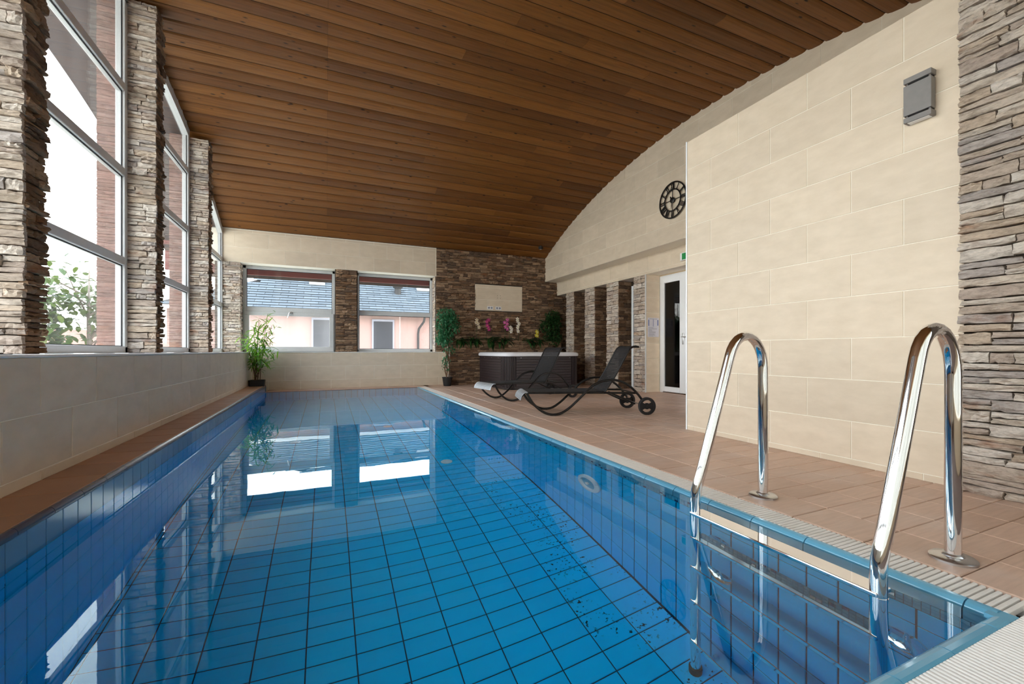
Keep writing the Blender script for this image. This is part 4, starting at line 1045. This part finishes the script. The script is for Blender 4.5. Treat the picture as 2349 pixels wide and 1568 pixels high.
# orchids
def orchid(x, h, lean, mat, nfl, label, zr=.07):
    T = root('orchid', (x, 9.91, .97), label, 'flower', 'orchids above the hot tub'); rr_ = random.Random(int(x * 100))
    pts = smooth([(0, 0, 0), (.01, 0, h * .5), (lean * .4, -.02, h * .9), (lean, -.05, h)], 4); MB().tube(pts, .004, 6).build('stem', M['leaf_dark'], T, True)
    place_leaves(T, 'leaf', leaf_mesh('orchid_leaf', .16, .05, M['leaf_dark'], .35, 4), [orient(Vector((0, 0, .04)), a, .5) for a in (-.4, -1.6, -2.8, -3.4)])
    for k in range(nfl):
        c = Vector((lean + rr_.uniform(-.05, .05), -.06 + rr_.uniform(-.02, .01), h - k * zr * .8 + rr_.uniform(-.02, .02)))
        m = MB()
        for q in range(5):
            a = math.radians(90 + 72 * q); fm_ = Matrix.Translation(c) @ Matrix.Rotation(math.pi / 2, 4, 'X') @ Matrix.Rotation(a, 4, 'Z')
            m.add([fm_ @ Vector(v) for v in ((0, 0, .004), (.022, -.018, .008), (.044, -.012, .0), (.050, 0, -.004), (.044, .012, 0), (.022, .018, .008))], [(0, 1, 2, 3, 4, 5)])
        f = m.build('flower', M[mat], T); MB().lathe([(0, -.01), (.008, -.006), (.008, .006), (0, .012)], 8, Matrix.Translation(c + Vector((0, -.012, 0)))).build('throat', M['petal_yellow' if mat != 'petal_yellow' else 'petal_white'], f, True)
orchid(3.37, .60, .03, 'petal_cream', 4, 'cream spotted orchid in the planter, first from the ficus with a trunk')
orchid(3.63, .60, .02, 'petal_magenta', 5, 'deep magenta orchid in the planter beside the cream one')
orchid(4.13, .62, .02, 'petal_pink', 5, 'pink orchid in the planter right of the middle')
orchid(4.25, .45, .02, 'petal_white', 3, 'small white orchid hanging lowest right beside the pink one')
orchid(4.50, .64, .0, 'petal_white', 6, 'tall white orchid with yellow centres in the planter')
orchid(5.02, .36, -.03, 'petal_yellow', 5, 'yellow orchid low in the planter beside the dark ficus', .04)

# ================================================================== OUTSIDE
g = MB().box(-60, 40, 10.6, 90, -.6, -.5).box(-60, -2.1, -30, 10.6, -.6, -.5).box(-2.1, 40, -30, -1.3, -.6, -.5).build('ground', M['ground']); tag(g, 'pale paved ground outside the windows', 'ground', kind='structure')
HSE = root('neighbour_house', (0, 17, -.5), 'salmon house with a grey slate roof outside the far windows', 'house')
EZ = 2.24
MB().box(-4.7, 14, 0, 8, 0, EZ + .5).build('wall', M['pink'], HSE)
MB().box(-5.1, 14.4, -.42, -.30, EZ + .42, EZ + .54).build('gutter', M['steel'], HSE)
SLP = .62
def roofpt(x, yy): return Vector((x, 17 + yy, EZ + .02 + (yy + .4) * SLP))
def hipx(yy): return -2.72 + (yy - 1.36) * 1.365
mb = MB(); top = 2.75
mb.add([Vector(p) - Vector((0, 17, -.5)) for p in (roofpt(hipx(-.4), -.4), roofpt(14, -.4), roofpt(14, top), roofpt(hipx(top), top))], [(0, 1, 2, 3)])
mb.add([Vector(p) - Vector((0, 17, -.5)) for p in (roofpt(hipx(-.4), -.4), roofpt(hipx(top), top), roofpt(14, top), roofpt(14, -.4))], [(0, 1, 2, 3)]) if False else None
mb.build('roof_deck', M['rubber'], HSE)  # black deck stands in for shade in the gaps below shingle edges
tn = Vector((0, 1, SLP)).normalized(); nn = X_.cross(tn); specs = []; yy = -.42; row = 0
cstep = .205
while yy < 2.7:
    x = math.ceil(hipx(yy) * 2) / 2 + (0 if row % 2 else .25)
    while x < 8.5:
        fr = (roofpt(x, yy), X_, (tn * 1.0 - nn * .24).normalized(), nn)
        rec = tile_mesh(.490, .215, .006, M['slate'], .002); specs.append((rec, frame_mat(fr, 0, 0, .058), .1)); x += .5
    yy += cstep * .85; row += 1
put(HSE, 'shingle', specs, 300)
bpy.context.view_layer.update()
def on_house(name, mbx, mat, parent=None): return mbx.build(name, mat, parent or HSE)
for i, (xa, xb) in enumerate(((-.42, .36), (1.66, 2.36))):
    w_ = on_house('window', MB().box(xa - .06, xb + .06, -.06, .02, 1.30, 2.52), M['ink_grey']); MB().box(xa, xb, -.075, -.058, 1.37, 2.44).build('pane', M['glass_dark'], w_)
    MB().box(xa + .02, xa + .30, -.066, -.062, 1.36, 2.44).box(xb - .25, xb - .02, -.066, -.062, 1.36, 2.44).build('curtain', M['ink_grey'], w_)
m = MB(); m.tube([(3.55, -.36, EZ + .45), (3.52, -.30, EZ + .22), (3.36, -.12, EZ - .05), (3.34, -.08, EZ - .25), (3.34, -.08, .1)], .045, 8); m.build('downpipe', M['lampdark'], HSE, True, 60)
def slope_box(name, x0, x1, y0, y1, h, mat, sub=None):
    m = MB(); a, b = roofpt(x0, y0), roofpt(x1, y1); off = Vector((0, 17, -.5)); pts = [roofpt(x, y) - off for x, y in ((x0, y0), (x1, y0), (x1, y1), (x0, y1))]
    vs = pts + [p + nn * h for p in pts]; m.add(vs, [(3, 2, 1, 0), (4, 5, 6, 7), (0, 1, 5, 4), (1, 2, 6, 5), (2, 3, 7, 6), (3, 0, 4, 7)]); return m.build(name, mat, sub or HSE)
for x0, y0 in ((-.60, 1.38), (3.58, 1.36)):
    s_ = slope_box('skylight', x0, x0 + .56, y0, y0 + .62, .17, M['frame']); slope_box('pane', x0 + .06, x0 + .50, y0 + .07, y0 + .55, .18, M['white'], s_)
vp = roofpt(2.72, 1.02) - Vector((0, 17, -.5))
m = MB(); m.lathe([(.13, -.1), (.13, .26), (.16, .27)], 14, Matrix.Translation(vp)); v_ = m.build('roof_vent', M['lampdark'], HSE, True, 40); MB().lathe([(.19, .27), (.20, .33), (.12, .41), (0, .43)], 14, Matrix.Translation(vp)).build('cowl', M['lampdark'], v_, True, 40)
# left: low red-roofed house and young trees
H2 = root('red_roofed_house', (-22.5, 36, -.5), 'low house with a red roof outside the first left window', 'house')
MB().box(-14, 12, 0, 8, 0, 1.5).build('wall', M['pink'], H2)
mb = MB(); mb.add([(-14.5, -.6, 1.35), (12.5, -.6, 1.35), (12.5, 8.6, 1.35), (-14.5, 8.6, 1.35), (-11, 4, 3.3), (9.2, 4, 2.75)], [(0, 1, 5, 4), (2, 3, 4, 5), (1, 2, 5), (3, 0, 4), (3, 2, 1, 0)]); mb.build('roof', M['red_roof'], H2)
MB().box(8.6, 9.2, .9, 1.9, 1.5, 2.5).build('dormer', M['white'], H2)
def tree(loc, label, h, seed, crown):
    T = root('young_tree', loc, label, 'tree', None); rr_ = random.Random(seed)
    MB().tube([(0, 0, 0), (.05, 0, h * .35), (0, .03, h * .6), (.04, 0, h)], [.11, .08, .05, .02], 8).build('trunk', M['bark'], T, True)
    tips = []
    for k in range(14):
        z0 = h * rr_.uniform(.28, .8); a = rr_.uniform(0, 6.28); l = h * rr_.uniform(.18, .34)
        tip = Vector((l * math.cos(a), l * math.sin(a), z0 + l * rr_.uniform(.5, 1.2))); tips.append(tip)
        MB().tube([(0, 0, z0), tuple(tip * .55 + Vector((0, 0, z0 * .43))), tuple(tip)], [.035, .022, .008], 5).build('branch', M['bark'], T, True)
    ms = []
    for i in range(crown):
        c = rr_.choice(tips); ms.append(orient(c * rr_.uniform(.7, 1.05) + Vector((rr_.gauss(0, .28), rr_.gauss(0, .28), rr_.gauss(0, .28))), rr_.uniform(0, 6.28), rr_.uniform(-1, .6), rr_.uniform(.7, 1.4)))
    join_leaves(T, 'foliage', leaf_mesh('tree_leaf', .26, .17, M['leaf_tree'], .2, 3), ms)
tree((-7.8, 20.0, -.5), 'young leafy tree in the middle of the first tall left window', 4.2, 5, 800)
tree((-9.0, 19.0, -.5), 'leafy tree at the edge of the dark near pillar outside the first tall left window', 4.0, 8, 900)
